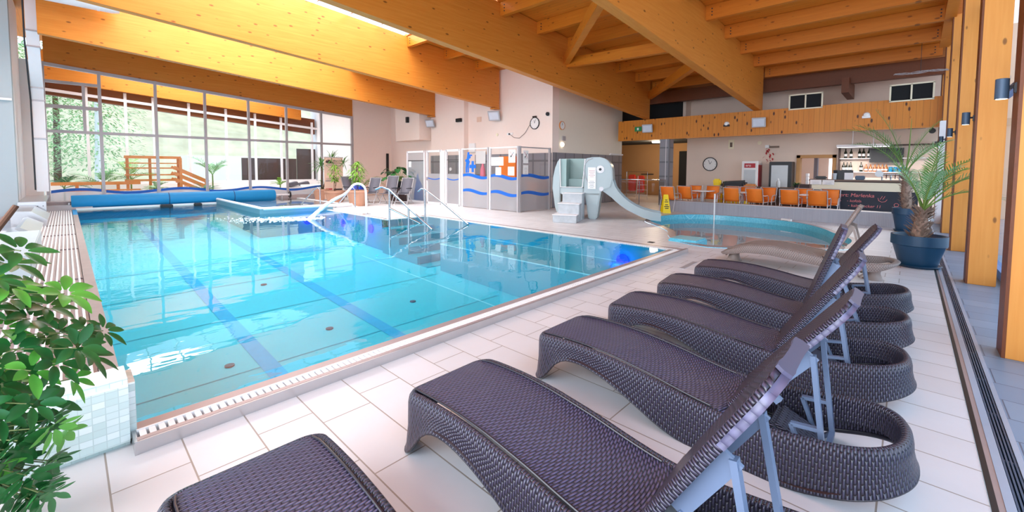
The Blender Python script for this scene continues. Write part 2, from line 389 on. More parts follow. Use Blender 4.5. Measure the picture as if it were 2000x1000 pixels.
# ------------------------------------------------------------------ the setting
def plate(outer, holes, z, name, mat, thick=.0):
    b = bmesh.new()
    def loop(pts):
        vs = [b.verts.new((x, y, z)) for x, y in pts]
        return [b.edges.new((vs[i], vs[(i+1) % len(vs)])) for i in range(len(vs))]
    es = loop(outer)
    for h in holes: es += loop(h)
    bmesh.ops.triangle_fill(b, use_beauty=True, use_dissolve=False, edges=es, normal=(0, 0, 1))
    bmesh.ops.recalc_face_normals(b, faces=b.faces)
    for f in b.faces:
        if f.normal.z < 0: f.normal_flip()
    me = bpy.data.meshes.new(name); b.to_mesh(me); b.free(); me.materials.append(MT[mat])
    o = bpy.data.objects.new(name, me); COL.objects.link(o); o['kind'] = 'structure'
    return o
POOL = [(.21, 2.89), (7.68, 2.89), (7.68, 10.75), (6.3, 10.95), (6.3, 14.6), (4.12, 14.6), (4.12, 20.05), (.21, 20.05)]
def smooth_loop(pts, sub=6):
    out = []; n = len(pts)
    for i in range(n):
        p0, p1, p2, p3 = (Vector(pts[(i+k-1) % n]) for k in range(4))
        for j in range(sub):
            t = j/sub
            out.append(tuple(.5*((2*p1)+(p2-p0)*t+(2*p0-5*p1+4*p2-p3)*t*t+(3*p1-p0-3*p2+p3)*t**3)))
    return out
KID = smooth_loop([(11.5, 5.55), (12.9, 5.85), (14.1, 5.45), (14.62, 4.6), (14.68, 3.6), (14.55, 2.75), (14.1, 2.0), (13.3, 1.45), (12.5, 1.12), (11.6, .72), (10.7, .68), (10.0, .85), (9.3, 1.6), (8.75, 2.3), (8.45, 2.85), (8.7, 3.5), (9.3, 3.92), (10.0, 4.25), (10.7, 4.85)])
deck = plate([(-6, -.32), (24, -.32), (24, 30), (-6, 30)], [POOL[::-1], KID[::-1]], 0, 'floor', 'deck')
struct('floor_side', B(-4, -2.4, -.1, 24, -.487, -.001), 'side_tile')
outside = MB(); outside.box(-40, -60, -.5, 80, -2.5, -.15); outside.build('ground_outside', 'ground', kind='structure')
MB().box(-60, 30.05, -.7, 90, 120, -.35).build('ground_garden', 'ground', kind='structure')

# drainage channel along the glazed wall: dark rim, steel flanges, longitudinal bars
dr = thing('drain_channel', 'long steel floor drain with slotted bars along the timber posts', 'drain', (0, -.34, 0))
def dbox(y0, y1, z0, z1): return B(-3.5, y0+.34, z0, 16.8, y1+.34, z1)
dbox(-.487, -.32, -.12, -.09).build('channel_bed', 'black', dr)
dbox(-.346, -.322, -.1, .003).build('edge_strip', 'black', dr)
dbox(-.369, -.346, -.1, .002).build('stone_strip', 'rim', dr)
dbox(-.404, -.369, -.1, .005).build('flange', 'drain_steel', dr)
dbox(-.487, -.462, -.1, .005).build('flange', 'drain_steel', dr)
mb = MB()
for k in range(4):
    y = -.4115-.0142*k
    mb.box(-3.5, y-.0038+.34, -.03, 16.8, y+.0038+.34, .001)
mb.build('bars', 'drain_bar', dr)
mb = MB()
for k in range(34): mb.box(-3.3+k*.6, -.122, -.035, -3.285+k*.6, -.066, -.006)
mb.build('cross_ties', 'drain_bar', dr, kind='stuff')

# walls
ZR = lambda x: 6.60-.0777*x            # roof line (underside of boarding)
ZB = lambda x: 4.985-.0777*x           # underside of the big beams
def wallY(name, y0, y1, x0, x1, z0, mat, z1=None):   # wall running in X with its top following the roof
    p = [(x0, z0), (x1, z0), (x1, (z1 if z1 else ZR(x1))), (x0, (z1 if z1 else ZR(x0)))]
    return MB().prism(p, 'Y', y0, y1).build(name, mat, kind='structure')
wallY('wall_left', 17.9, 18.3, -6, -.92, 0, 'grey_wall')
struct('wall_left_return', B(-1.3, 18.3, 0, -.92, 21.4, 6.6), 'white_wall')
struct('wall_left_pier', B(-.92, 21.25, .35, -.52, 21.7, 5.0), 'white_wall')
wallY('wall_far', 21.4, 21.7, 10.5, 13.1, 0, 'pink_wall')
struct('wall_right', B(12.7, 9.9, 0, 13.1, 21.4, 6.0), 'pink_wall')
struct('wall_right_pier', B(12.45, 14.75, 0, 12.7, 17.25, 5.9), 'pink_wall')
wallY('wall_passage', 9.9, 10.3, 13.1, 18.0, 2.12, 'cream_wall')
struct('wall_passage_tiles', B(12.72, 9.88, 0, 18.0, 10.3, 2.12), 'grey_tile')
struct('trim_tile_ledge', B(16.9, 9.84, 2.13, 18.02, 9.9, 2.2), 'alu_white')
# wall box under the roof, above the changing cabin
struct('wall_bulkhead', B(11.9, 17.45, 2.88, 12.7, 19.6, 4.9), 'pink_wall')
# passage, hall and bar at the back
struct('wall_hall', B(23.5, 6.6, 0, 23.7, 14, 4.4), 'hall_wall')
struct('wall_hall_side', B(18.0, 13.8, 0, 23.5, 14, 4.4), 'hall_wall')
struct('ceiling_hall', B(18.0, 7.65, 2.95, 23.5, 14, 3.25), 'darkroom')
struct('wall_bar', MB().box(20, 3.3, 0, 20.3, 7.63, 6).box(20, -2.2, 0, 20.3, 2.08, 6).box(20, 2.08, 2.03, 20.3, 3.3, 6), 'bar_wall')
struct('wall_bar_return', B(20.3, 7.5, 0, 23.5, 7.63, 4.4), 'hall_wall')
struct('wall_door_room', B(23, -1, 0, 23.1, 5, 3), 'bar_wall')
struct('door_1', MB().box(19.95, 2.04, 0, 20.34, 2.16, 2.08).box(19.95, 3.18, 0, 20.34, 3.3, 2.08).box(19.95, 2.04, 1.97, 20.34, 3.3, 2.09), 'hall_wall')
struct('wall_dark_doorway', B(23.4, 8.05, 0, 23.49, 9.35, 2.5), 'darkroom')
struct('baseboard_left', B(-2.5, 17.86, 0, -.9, 17.9, .12), 'rim')

struct('wall_bar_corner', B(19.4, 7.5, 3.0, 20.0, 7.63, 6), 'bar_wall')
struct('wall_hall_upper', B(19.4, 7.63, 3.25, 19.5, 14, 6), 'darkroom')  # black dimness above the fascia put into the wall's colour
# roof: boarding between the beams, open glazing bars over three bays
BY = [25.8, 21.5, 16.9, 12.6, 8.2, 4.0]
def roof(y0, y1, x0, x1, name='ceiling'):
    p = [(x0, ZR(x0)), (x1, ZR(x1)), (x1, ZR(x1)+.06), (x0, ZR(x0)+.06)]
    return MB().prism(p, 'Y', y0, y1).build(name, 'roofdeck', kind='structure')
roof(-1.3, 8.2, -4, 24); roof(8.2, 17.0, 8.1, 24); roof(8.2, 17.0, -4, 1.05); roof(17.0, 21.5, -4, 24)
roof(21.5, 26.2, -4, 1.4); roof(21.5, 26.2, 8.2, 14)
for i, (ya, yb) in enumerate(((8.3, 12.5), (12.7, 16.8), (21.6, 25.7))):
    sk = thing('skylight', ('long roof skylight with dark glazing bars beside the second big beam', 'long roof skylight over the pool, hidden between the middle beams', 'roof skylight over the garden room behind the tall window')[i], 'skylight', (4.6, ya, ZR(4.6)), group='roof skylights')
    mb = MB(); g = MB()
    for k in range(8):
        x = 1.1+k*1.0; mb.box(x-4.62, 0, ZR(x)-ZR(4.6)+.02, x-4.58, yb-ya, ZR(x)-ZR(4.6)+.1)
    mb.bar((-3.5, (yb-ya)/2, .0777*3.5+.06), (3.5, (yb-ya)/2, -.0777*3.5+.06), .04, .06)
    g.add([(-3.5, 0, .0777*3.5+.12), (3.5, 0, -.0777*3.5+.12), (3.5, yb-ya, -.0777*3.5+.12), (-3.5, yb-ya, .0777*3.5+.12)], [(0, 1, 2, 3)])
    mb.build('glazing_bars', 'alu', sk); g.build('pane', 'glass', sk)
# side glazing along the timber posts
win = bpy.data.objects.new('window_side', None); COL.objects.link(win); win['kind'] = 'structure'; win.location = (0, -1.0, 0)
mb = MB()
for k in range(-2, 7):
    x = 5.12+3.12*k+.35
    mb.box(x-.03, -.05, 0, x+.03, .05, 4.6)
mb.box(-3.4, -.05, 0, 20, .05, .12); mb.box(-3.4, -.05, 2.6, 20, .05, 2.68); mb.box(-3.4, -.05, 4.3, 20, .05, 4.5)
mb.build('frame', 'blueframe', win)
MB().add([(-3.4, 0, .1), (20, 0, .1), (20, 0, 4.4), (-3.4, 0, 4.4)], [(0, 1, 2, 3)]).build('pane', 'glass', win)

# ------------------------------------------------------------------ big beams, joists, braces
bl = ['glulam beam above the tall window wall, farthest over the pool', 'sunlit glulam roof beam nearest the tall window wall', 'sunlit glulam roof beam ending beside the two wall floodlights', 'big orange glulam beam ending at the left end of the boarded fascia', 'yellow glulam beam nearest the loungers, ending on the boarded fascia']
for i, (y, x0, x1) in enumerate(((21.5, -.38, 10.55), (16.9, -.38, 12.44), (12.6, -.6, 12.55), (8.2, -4, 17.25), (4.0, -4, 17.5))):
    h = 1.6 if i else .98
    p = [(x0, ZB(x0)), (x1, ZB(x1)), (x1, ZB(x1)+h), (x0, ZB(x0)+h)]
    o = MB().prism([(a-x0, c-ZB(x0)) for a, c in p], 'Y', -.0, .24).build('timber_beam', 'beam', bevel=.006)
    o.location = (x0, y, ZB(x0)); tag(o, bl[i], 'beam', 'large roof beams')
    if i in (1, 2):
        MB().box(x1-x0-.28, -.02, ZB(x1)-ZB(x0)-.05, x1-x0+.0, .26, ZB(x1)-ZB(x0)).build('bearing_plate', 'beam', o)
o = MB().prism([(0, 0), (10.4, -.808), (10.4, .4), (0, 1.2)], 'Y', 0, .24).build('timber_beam', 'beam'); o.location = (-.9, 25.8, ZB(-.9)); tag(o, 'glulam beam in the garden room, seen through the tall window', 'beam')
def joist(x, y0, y1, label, group, mat='joist', bolts=True):
    z0, z1 = ZR(x)-.36, ZR(x)
    o = B(-.07, 0, 0, .07, y1-y0, z1-z0).build('ceiling_joist', mat, bevel=.004); o.location = (x, y0, z0); tag(o, label, 'joist', group)
    if bolts:
        mb = MB()
        for ye in (.16, y1-y0-.16):
            for k in range(3): mb.lathe([(.016, 0), (.016, .014)], 8, (-.084, ye, .1+.08*k), 'X')
        mb.build('bolts', 'dark', o)
xs = [3.85+1.54*k for k in range(10)]
for k, x in enumerate(xs[::-1]): joist(x, -.55, 4.0, 'timber joist over the loungers, %s from the bar end' % ORD[k], 'joists over the loungers')
xs = [2.1+1.54*k for k in range(11)]
for k, x in enumerate(xs[::-1]): joist(x, 4.24, 8.2, 'timber joist in the braced bay between two big beams, %s from the bar end' % ORD[k], 'joists in the braced bay')
for k, x in enumerate((8.2, 9.74, 11.28)): joist(x, 8.44, 12.6, ('white-lit joist at the end of the skylight', 'orange joist just right of the white-lit skylight joist', 'orange joist nearest the clock wall, behind the second big beam')[k], 'joists beside the skylight')
for k, x in enumerate((8.2, 9.74, 11.28)): joist(x, 12.84, 16.9, 'joist hidden between the sunlit beams, %s from the skylight' % ORD[k], 'joists between the sunlit beams', bolts=False)
for a, b, lab in (((11.2, 8.2, 4.99), (7.2, 4.24, 5.05), 'diagonal timber brace rising steeply between the two nearest big beams'), ((11.3, 8.2, 4.92), (11.2, 4.24, 4.75), 'level timber brace crossing between the two nearest big beams'), ((17.2, 8.2, 4.62), (12.2, 4.24, 4.60), 'diagonal timber brace nearest the boarded fascia')):
    o = MB().bar(Vector(a)-Vector(a), Vector(b)-Vector(a), .18, .3).build('timber_brace', 'joist', bevel=.004); o.location = a; tag(o, lab, 'brace', 'diagonal braces')
# eaves beam over the posts
o = MB().prism([(0, 0), (20.4, -1.585), (20.4, -1.23), (0, .36)], 'Y', -.2, .0).build('eaves_beam', 'joist'); o.location = (-3.5, -.45, ZR(-3.5)-.36); tag(o, 'timber edge beam under the ceiling on top of the posts', 'beam')
# fascia on the bar front
fa = B(0, -10.3, 0, .18, 0, .86).build('boarded_fascia', 'fascia'); fa.location = (17.2, 9.65, 2.77); tag(fa, 'knotty orange board fascia spanning above the bar', 'fascia')
B(-.02, -10.3, -.015, .2, 0, .0).build('bottom_trim', 'post', fa)
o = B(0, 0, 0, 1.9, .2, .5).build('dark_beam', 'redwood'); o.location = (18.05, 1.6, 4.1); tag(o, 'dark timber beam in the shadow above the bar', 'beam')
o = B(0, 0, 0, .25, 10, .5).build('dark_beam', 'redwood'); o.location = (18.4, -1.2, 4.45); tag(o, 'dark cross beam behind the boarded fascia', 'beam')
# posts along the glazed side
pl = ['timber post cut by the right picture edge', 'wide timber post with a large knot, second from the camera', 'timber post just behind the second post', 'timber post beside the potted palms', 'timber post by the bar end', 'timber post farthest along the glazed side']
for k in range(6):
    x = 2.0+3.12*(k+1) if k else 5.12
    x = (5.12, 8.2, 11.38, 14.5, 17.0, 18.6)[k]
    h = ZR(x)-.3
    o = B(0, -.27 if k else -.30, 0, .26, 0, h).build('timber_post', 'post', bevel=.006); o.location = (x, -.595, 0); tag(o, pl[k], 'post', 'timber posts')
    B(-.002, -.018, 0, .262, .003, h).build('edge_strip', 'redwood', o)
    if k < 5:
        zl = (2.165, 2.20, 2.22, 2.25, 2.25)[k]; lw = .04
        l = thing('wall_lamp', ('dark blue cylinder lamp on the post nearest the camera', 'dark blue cylinder lamp on the wide knotted post', 'small cylinder lamp on the third post', 'small cylinder lamp above the palms', 'small cylinder lamp nearest the bar')[k], 'lamp', (x+.13, -.592, zl), group='cylinder wall lamps')
        MB().lathe([(lw, -.08), (lw, .08), (lw-.006, .083)], 24, (0, .076, 0)).build('lamp_body', 'gfx', l, smooth=True)
        MB().lathe([(lw-.007, -.082), (lw-.007, -.076)], 20, (0, .076, 0)).build('lens', 'spot', l)
        B(-.026, -.005, -.04, .026, .014, .045).build('wall_plate', 'gfx2', l, bevel=.006); MB().tube([(0, .01, .01), (0, .05, .01)], .012).build('arm', 'gfx2', l)
struct('wall_post_base', B(14.7, -.9, 0, 17.4, -.7, .25), 'post')

# ------------------------------------------------------------------ tall window wall
wn = bpy.data.objects.new('window_1', None); COL.objects.link(wn); wn['kind'] = 'structure'; wn.location = (0, 21.5, 0)
mx = [-.42, .95, 2.51, 4.09, 5.68, 7.24, 8.86, 10.44]
mb = MB()
for x in mx: mb.box(x-.045, -.05, 0, x+.045, .07, ZB(x)+.02)
mb.prism([(-.42, ZB(-.42)-.1), (10.5, ZB(10.5)-.1), (10.5, ZB(10.5)+.01), (-.42, ZB(-.42)+.01)], 'Y', -.06, .08)
for z in (.05, 2.70): mb.box(-.42, -.04, z-.05, 10.5, .06, z+.05)
mb.box(-.42, -.03, 3.5, .95, .05, 3.62); mb.box(.5, -.034, 2.7, .58, .054, 4.4); mb.box(-.42, -.03, 4.35, .95, .05, 4.45)
mb.build('frame', 'alu', wn)
MB().add([(-.42, .01, .05), (10.5, .01, .05), (10.5, .01, ZB(10.5)), (-.42, .01, ZB(-.42))], [(0, 1, 2, 3)]).build('pane', 'glass', wn)
mb = MB()
for k in range(6):
    x0, x1 = mx[k]+.06, mx[k+1]-.06; n = 14; P = []
    for i in range(n+1):
        x = x0+(x1-x0)*i/n; z = .60+.07*math.sin((x+.4)*2.2)-.02*k; P.append([(x, -.02, z-.05), (x, -.02, z+.05)])
    mb.grid(P)
mb.build('wave_stripe', 'blue', wn, solid=.004)
mb = MB()
for k in range(6): mb.add([(mx[k]+.05, -.012, .1), (mx[k+1]-.05, -.012, .1), (mx[k+1]-.05, -.012, .6-.02*k), (mx[k]+.05, -.012, .6-.02*k)], [(0, 1, 2, 3)])
mb.build('frosted_strip', 'frost', wn)
struct('trim_window_base', B(-.5, 20.9, 0, 10.4, 21.4, .16), 'rim')

# garden room behind the window
struct('wall_garden_right', B(10.5, 21.75, 0, 10.9, 27, 5.2), 'white_wall')
struct('wall_garden_left', B(-1.3, 21.8, 0, -.95, 26.3, 5.2), 'white_wall')
w2 = bpy.data.objects.new('window_2', None); COL.objects.link(w2); w2['kind'] = 'structure'; w2.location = (0, 26.1, 0)
mb = MB()
for x in (-.5, .73, 1.98, 2.95, 4.3, 5.85, 7.2, 8.5, 10.2): mb.box(x-.05, -.05, .7, x+.05, .06, ZB(x)-.02)
for z in (.74,): mb.box(-.5, -.042, z-.05, 10.4, .052, z+.05)
mb.prism([(-.5, ZB(-.5)-.42), (10.5, ZB(10.5)-.42), (10.5, ZB(10.5)-.3), (-.5, ZB(-.5)-.3)], 'Y', -.044, .054)
mb.build('frame', 'alu_white', w2)
MB().add([(-.5, .02, .7), (10.5, .02, .7), (10.5, .02, 4), (-.5, .02, 4.9)], [(0, 1, 2, 3)]).build('pane', 'glass', w2)
struct('wall_garden_sill', B(-.6, 25.95, 0, 10.5, 26.25, .7), 'white_wall')
o = MB().prism([(-.95, 4.52), (10.4, 3.48), (10.4, 4.38), (-.95, 5.07)], 'Y', -.15, .15).build('roof_fascia', 'redwood'); o.location = (0, 26.31, 0); tag(o, 'red brown eaves board outside behind the tall window', 'eaves')
struct('floor_terrace', B(-8, 26.3, -.3, 14, 31, -.02), 'ground')
# ------------------------------------------------------------------ swimming pool
pool = thing('swimming_pool', 'large turquoise swimming pool with two dark lane lines', 'pool', (3.9, 11, 0))
PO = (3.9, 11, 0)
FZ = lambda y: -1.10+.040*(y-4.5)     # floor rises towards the far shallow end
mb = MB()
x0, x1 = .21, 7.5
for i in range(12):
    ya = 2.95+i*17.1/12; yb = ya+17.1/12
    mb.add([(x0, ya, FZ(ya)), (x1, ya, FZ(ya)), (x1, yb, FZ(yb)), (x0, yb, FZ(yb))], [(0, 1, 2, 3)])
mb.build('pool_floor', 'pool_steel', pool, off=PO)
mb = MB()
WL = [(.21, 3.1), (7.42, 3.1), (7.42, 10.55), (6.1, 10.75), (6.1, 14.6), (4.12, 14.6), (4.12, 20.0), (.21, 20.0)]
n = len(WL)
for i in range(n):
    a, b = WL[i], WL[(i+1) % n]
    mb.add([(a[0], a[1], .03), (b[0], b[1], .03), (b[0], b[1], -1.4), (a[0], a[1], -1.4)], [(0, 1, 2, 3)])
mb.build('pool_walls', 'pool_steel2', pool, off=PO)
# submerged bench with bright welded edges along the right side
mb = MB(); mb.box(6.1, 3.12, -1.2, 7.415, 8.1, -.31); mb.build('bench', 'pool_steel2', pool, off=PO)
mb = MB(); mb.box(6.085, 3.12, -.32, 6.11, 8.1, -.303); mb.box(6.085, 8.09, -.32, 7.41, 8.11, -.303); mb.box(7.38, 3.12, -.32, 7.41, 8.1, -.303); mb.build('bench_edge', 'seam', pool, off=PO)
for k in range(5): MB().box(5.98, 10.15-.42*k, -1.25, 7.415, 10.57-.42*k, -.16-.19*k).build('step', 'pool_steel2', pool, off=PO)
def strip(xa, xb, name, mat, y0=3.3, y1=19.6, dz=.006):
    m_ = MB(); P = []
    for i in range(21):
        y = y0+(y1-y0)*i/20; P.append([(xa, y, FZ(y)+dz), (xb, y, FZ(y)+dz)])
    return m_.grid(P).build(name, mat, pool, off=PO)
for xa in (1.62, 3.30): strip(xa, xa+.2, 'lane_line', 'lane', 4.2)
mb = MB()
for y in (5.9, 7.9, 9.9, 11.9): mb.add([(.21, y, FZ(y)+.005), (5.9, y, FZ(y)+.005), (5.9, y+.022, FZ(y)+.005), (.21, y+.022, FZ(y)+.005)], [(0, 1, 2, 3)])
mb.build('floor_seams', 'pool_steel2', pool, off=PO)
strip(5.36, 5.40, 'floor_edge', 'seam', 4.4, 10.6)
for x, y in ((1.35, 6.2), (2.75, 6.5), (4.4, 6.7), (2.7, 9.5)):
    MB().lathe([(.055, 0), (.055, .012), (.03, .016)], 16, (x-PO[0], y-PO[1], FZ(y)+.004)).build('floor_inlet', 'gfx', pool)
# underwater lamps on the far right walls
for x, y, ax in ((7.40, 4.0, 'X'), (6.09, 11.4, 'X'), (6.09, 13.2, 'X'), (5.5, 14.59, 'Y')):
    MB().lathe([(.13, -.03), (.13, 0), (.1, .02)], 20, (x-PO[0], y-PO[1], -.28), ax).build('underwater_lamp', 'uwl', pool)
    d = bpy.data.lights.new('lamp_glow', 'POINT'); d.energy = 7; d.color = (.02, .08, 1); d.shadow_soft_size = .1
    lo = bpy.data.objects.new('lamp_glow', d); COL.objects.link(lo); lo.location = (x-.25 if ax == 'X' else x, y if ax == 'X' else y-.25, -.28)
# water body
wb = bmesh.new(); vs = [wb.verts.new((x-PO[0], y-PO[1], .045)) for x, y in WL]; wb.faces.new(vs)
bmesh.ops.triangulate(wb, faces=wb.faces[:]); me = bpy.data.meshes.new('water'); wb.to_mesh(me); wb.free(); me.materials.append(MT['water'])
for p in me.polygons:
    if p.normal.z < 0: p.flip()
o = bpy.data.objects.new('water', me); COL.objects.link(o); o.parent = pool
# steel rim and gutter grating
mb = MB(); mb.box(.20, 2.865, -.2, 7.69, 2.885, .07); mb.box(7.68, 2.865, -.2, 7.70, 10.75, .04); mb.box(.197, 2.862, -.19, .213, 3.1, .067)
mb.build('rim_front', 'steel', pool, off=PO)
mb = MB(); mb.box(.21, 2.875, .045, 7.69, 2.91, .072); mb.box(7.59, 2.9, .03, 7.685, 10.8, .052); mb.box(6.25, 10.75, .03, 7.65, 10.85, .05); mb.box(6.2, 10.9, .03, 6.3, 14.6, .05)
mb.build('rim_flange', 'rim', pool, off=PO)
mb = MB(); mb.box(.215, 2.91, -.2, 7.42, 2.99, .035); mb.box(7.425, 2.9, -.2, 7.6, 10.7, .02); mb.box(6.1, 10.76, -.2, 7.5, 10.8, .02); mb.box(6.105, 10.7, -.2, 6.25, 14.6, .02)
mb.build('gutter_bed', 'grate_dark', pool, off=PO)
mb = MB()
for k in range(178): mb.box(.225+.0405*k, 2.912, .03, .225+.0405*k+.027, 2.985, .07)
for k in range(190): mb.box(7.43, 3.02+.0405*k, .02, 7.585, 3.02+.0405*k+.031, .05)
for k in range(30): mb.box(6.15+.0405*k, 10.58, .02, 6.15+.0405*k+.031, 10.74, .05)
for k in range(92): mb.box(6.11, 10.78+.0405*k, .02, 6.2, 10.78+.0405*k+.031, .05)
mb.build('gutter_grating', 'grate', pool, off=PO)
mb = MB(); mb.box(.215, 2.987, -.2, 7.43, 2.999, .074); mb.build('grating_edge', 'white', pool, off=PO)
mb = MB(); mb.box(.215, 3.0, -.2, 7.43, 3.105, .062); mb.build('overflow_lip', 'rim', pool, off=PO)
mb = MB(); mb.box(.20, 20.0, -.3, 4.12, 20.1, .10); mb.build('far_lip', 'white', pool, off=PO)
mb = MB(); mb.box(.115, 3.1, -.3, .215, 18.0, .055); mb.build('left_coping', 'coping', pool, off=PO)
mb = MB(); mb.box(.115, 18.0, -.3, .215, 20.1, .055); mb.build('left_coping_far', 'pvc_blue', pool, off=PO)
# overflow grating on the left
g = thing('overflow_grating', 'wide white slatted overflow grating along the left pool edge', 'grating', (-.3, 11, 0))
B(-.45, -7.9, .001, .41, 9.0, .03).build('channel_bed', 'rim', g)
mb = MB()
for k in range(17):
    x = -.43+.05*k; mb.box(x, -7.9, .02, x+.017, 9.0, .052)
mb.build('slats', 'grate', g)
mb = MB()
for y in (-5.6, -3.2, -.3, 2.0, 4.2): mb.box(-.45, y, .03, .41, y+.03, .049)
mb.build('cross_ties', 'grate_dark', g, kind='stuff')
# jacuzzi basin
jz = thing('whirlpool_basin', 'raised steel whirlpool basin at the far right end of the pool', 'whirlpool', (5.6, 17.2, 0))
mb = MB()
mb.box(-1.52, -2.65, -1.2, -1.42, 2.85, .2); mb.box(-1.42, -2.64, -1.2, .75, -2.5, .17)
mb.build('basin_wall', 'basin', jz)
mb = MB(); mb.tube([(-1.47, 2.85, .21), (-1.47, -2.55, .21), (-1.4, -2.62, .2), (.7, -2.62, .18), (1.6, -2.3, .14)], .055, 10); mb.build('basin_rim', 'alu_white', jz, smooth=True)
mb = MB(); mb.add([(-1.45, -2.5, .12), (.7, -2.5, .12), (1.55, -2.2, .12), (1.55, 2.8, .12), (-1.45, 2.8, .12)], [(0, 1, 2, 3, 4)]); mb.build('water', 'water2', jz)
mb = MB(); mb.add([(-1.45, -2.5, .002), (1.6, -2.2, .003), (1.6, 2.8, .003), (-1.45, 2.8, .002)], [(0, 1, 2, 3)]); mb.build('basin_floor', 'alu', jz)
mb = MB(); mb.box(1.5, -2.25, .0, 1.7, 2.8, .13); mb.prism([(.7, -2.55), (1.75, -3.15), (1.75, -2.2)], 'Z', 0, .08); mb.build('basin_edge', 'alu_white', jz)
# cover roll
cr = thing('pool_cover_roll', 'long bright blue foam pool cover rolled up at the far pool end', 'pool cover', (3.2, 20.36, .27))
mb = MB(); mb.lathe([(.05, -3.10), (.24, -3.10), (.25, -3.06), (.25, 3.02), (.23, 3.1), (.05, 3.1)], 40, axis='X'); mb.build('cover', 'pvc_blue', cr, smooth=True)
for x in (-.55, 1.55): MB().lathe([(.253, -.015), (.256, 0), (.253, .015)], 40, (x, 0, 0), 'X').build('strap', 'pvc_dark', cr, smooth=True)
MB().lathe([(.04, 3.0), (.04, 3.72)], 16, axis='X').build('axle', 'alu_white', cr, smooth=True)
w = MB()
for j in range(20):
    a0, a1 = 2*PI*j/20, 2*PI*(j+1)/20
    w.tube([(3.74, .14*math.cos(a0), .1*0+.14*math.sin(a0)), (3.74, .14*math.cos(a1), .14*math.sin(a1))], .02, 6, cap=False)
for j in range(3): w.bar((3.74, 0, 0), (3.74, .14*math.cos(j*2.1), .14*math.sin(j*2.1)), .03, .02)
w.build('hand_wheel', 'black', cr)
mb = MB()
for x in (-3.15, 3.4): mb.box(x-.02, -.04, -.27, x+.02, .04, 0); mb.box(x-.02, -.25, -.27, x+.02, .25, -.22)
mb.build('stand', 'steel', cr)
o = B(0, 0, 0, 5.9, .5, .03).build('roll_shelf', 'alu'); o.location = (.2, 20.12, .0); tag(o, 'grey sill under the blue cover roll', 'sill')
for i, x in enumerate((2.35, 3.35)):
    o = B(0, 0, 0, (.34, .22)[i], .3, .12).build('starting_block', 'dark', bevel=.02); o.location = (x, 19.72, -.01); tag(o, ('larger dark block at the pool edge below the blue roll', 'smaller dark block at the pool edge nearer the whirlpool')[i], 'block', 'dark edge blocks')
# water jet spout and foam
sp_ = thing('water_spout', 'curved white water spout pipe pouring a jet into the pool', 'spout', (6.58, 12.61, 0))
mb = MB(); pts = [(0, 0, 0), (-.01, 0, .68)]
for k in range(1, 9):
    a = PI*k/11; pts.append((-.30+.29*math.cos(a), -.05*k/8, .70+.30*math.sin(a)))
pts.append((-.68, -.13, .76)); pts.append((-.85, -.17, .665))
mb.tube(pts, .035, 12); mb.build('pipe', 'alu_white', sp_, smooth=True)
B(-.1, -.1, 0, .1, .1, .03).build('foot_plate', 'steel', sp_)
random.seed(5); mb = MB(); A = Vector((-.85, -.17, .665)); E_ = Vector((-1.91, -.42, .05)); pts = []; rr = []
for k in range(16):
    t = k/15; q = A.lerp(E_, t); pts.append((q.x, q.y, q.z+.07*math.sin(t*PI))); rr.append(.032+.035*t+random.uniform(-.008, .008))
mb.tube(pts, rr, 12); mb.build('water_stream', 'foam', sp_, smooth=True)
fo = MB()
def blob(m_, c, r, fl=.5, n=6):
    k = random.uniform(.7, 1.3); m_.lathe([(r*math.cos(a)*k, r*math.sin(a)*fl) for a in (-1.2, -.6, 0, .6, 1.2)], n, c)
for k in range(520):
    t = random.random()**1.4; x = -1.85-1.7*t+random.gauss(0, .2); y = -.42+1.3*t+random.gauss(0, .13+.4*t)
    blob(fo, (x, y, .05), random.uniform(.010, .042)*(1.15-.8*t), .35, 6)
o = fo.build('splash_foam', 'foam', smooth=True); o.location = sp_.location; tag(o, 'white foam and spray where the water jet hits the pool', 'foam', kind='stuff')

# stair rails, ladders
def rail(name, label, loc, paths, r=.024, group='stainless pool rails'):
    t = thing(name, label, 'handrail', loc, group=group)
    for nm, p in paths: MB().tube([(a-loc[0], b-loc[1], c-loc[2]) for a, b, c in p], r, 10).build(nm, 'chrome', t, smooth=True)
    return t
rail('stair_handrail', 'slanting stainless handrail on two posts at the pool steps, left of the pair', (5.78, 9.85, 0), [('post', [(5.78, 9.85, -.6), (5.78, 9.85, .92)]), ('post', [(5.84, 9.05, -.6), (5.84, 9.05, .52)]), ('top_rail', [(5.58, 10.2, .93), (5.68, 10.05, 1.0), (5.78, 9.85, .93), (5.84, 9.05, .50), (5.9, 8.15, .05), (5.82, 8.3, -.1)]), ('lower_rail', [(5.78, 9.85, .45), (6.4, 9.3, .02)])])
rail('stair_handrail', 'slanting stainless handrail in front of the frosted cabin, right of the pair', (7.1, 10.15, 0), [('post', [(7.1, 10.15, -.3), (7.1, 10.15, .90)]), ('top_rail', [(7.0, 10.35, .82), (7.05, 10.25, .90), (7.1, 10.15, .89), (7.09, 9.2, .50), (7.06, 8.2, .06), (6.95, 8.4, -.1)])])
rail('ladder_rail', 'stainless grab rail in front of the largest terracotta pot', (7.0, 14.4, 0), [('rail', [(6.55, 14.9, .02), (6.95, 14.5, .72), (7.02, 14.44, .80), (7.08, 14.4, .72), (7.08, 14.4, 0)])])
rail('ladder_rail', 'stainless grab rail at the left end of the whirlpool, beside the yucca pot', (6.5, 16.2, 0), [('rail', [(6.05, 16.8, .02), (6.42, 16.3, .66), (6.5, 16.2, .75), (6.55, 16.1, .66), (6.55, 16.1, 0)])])

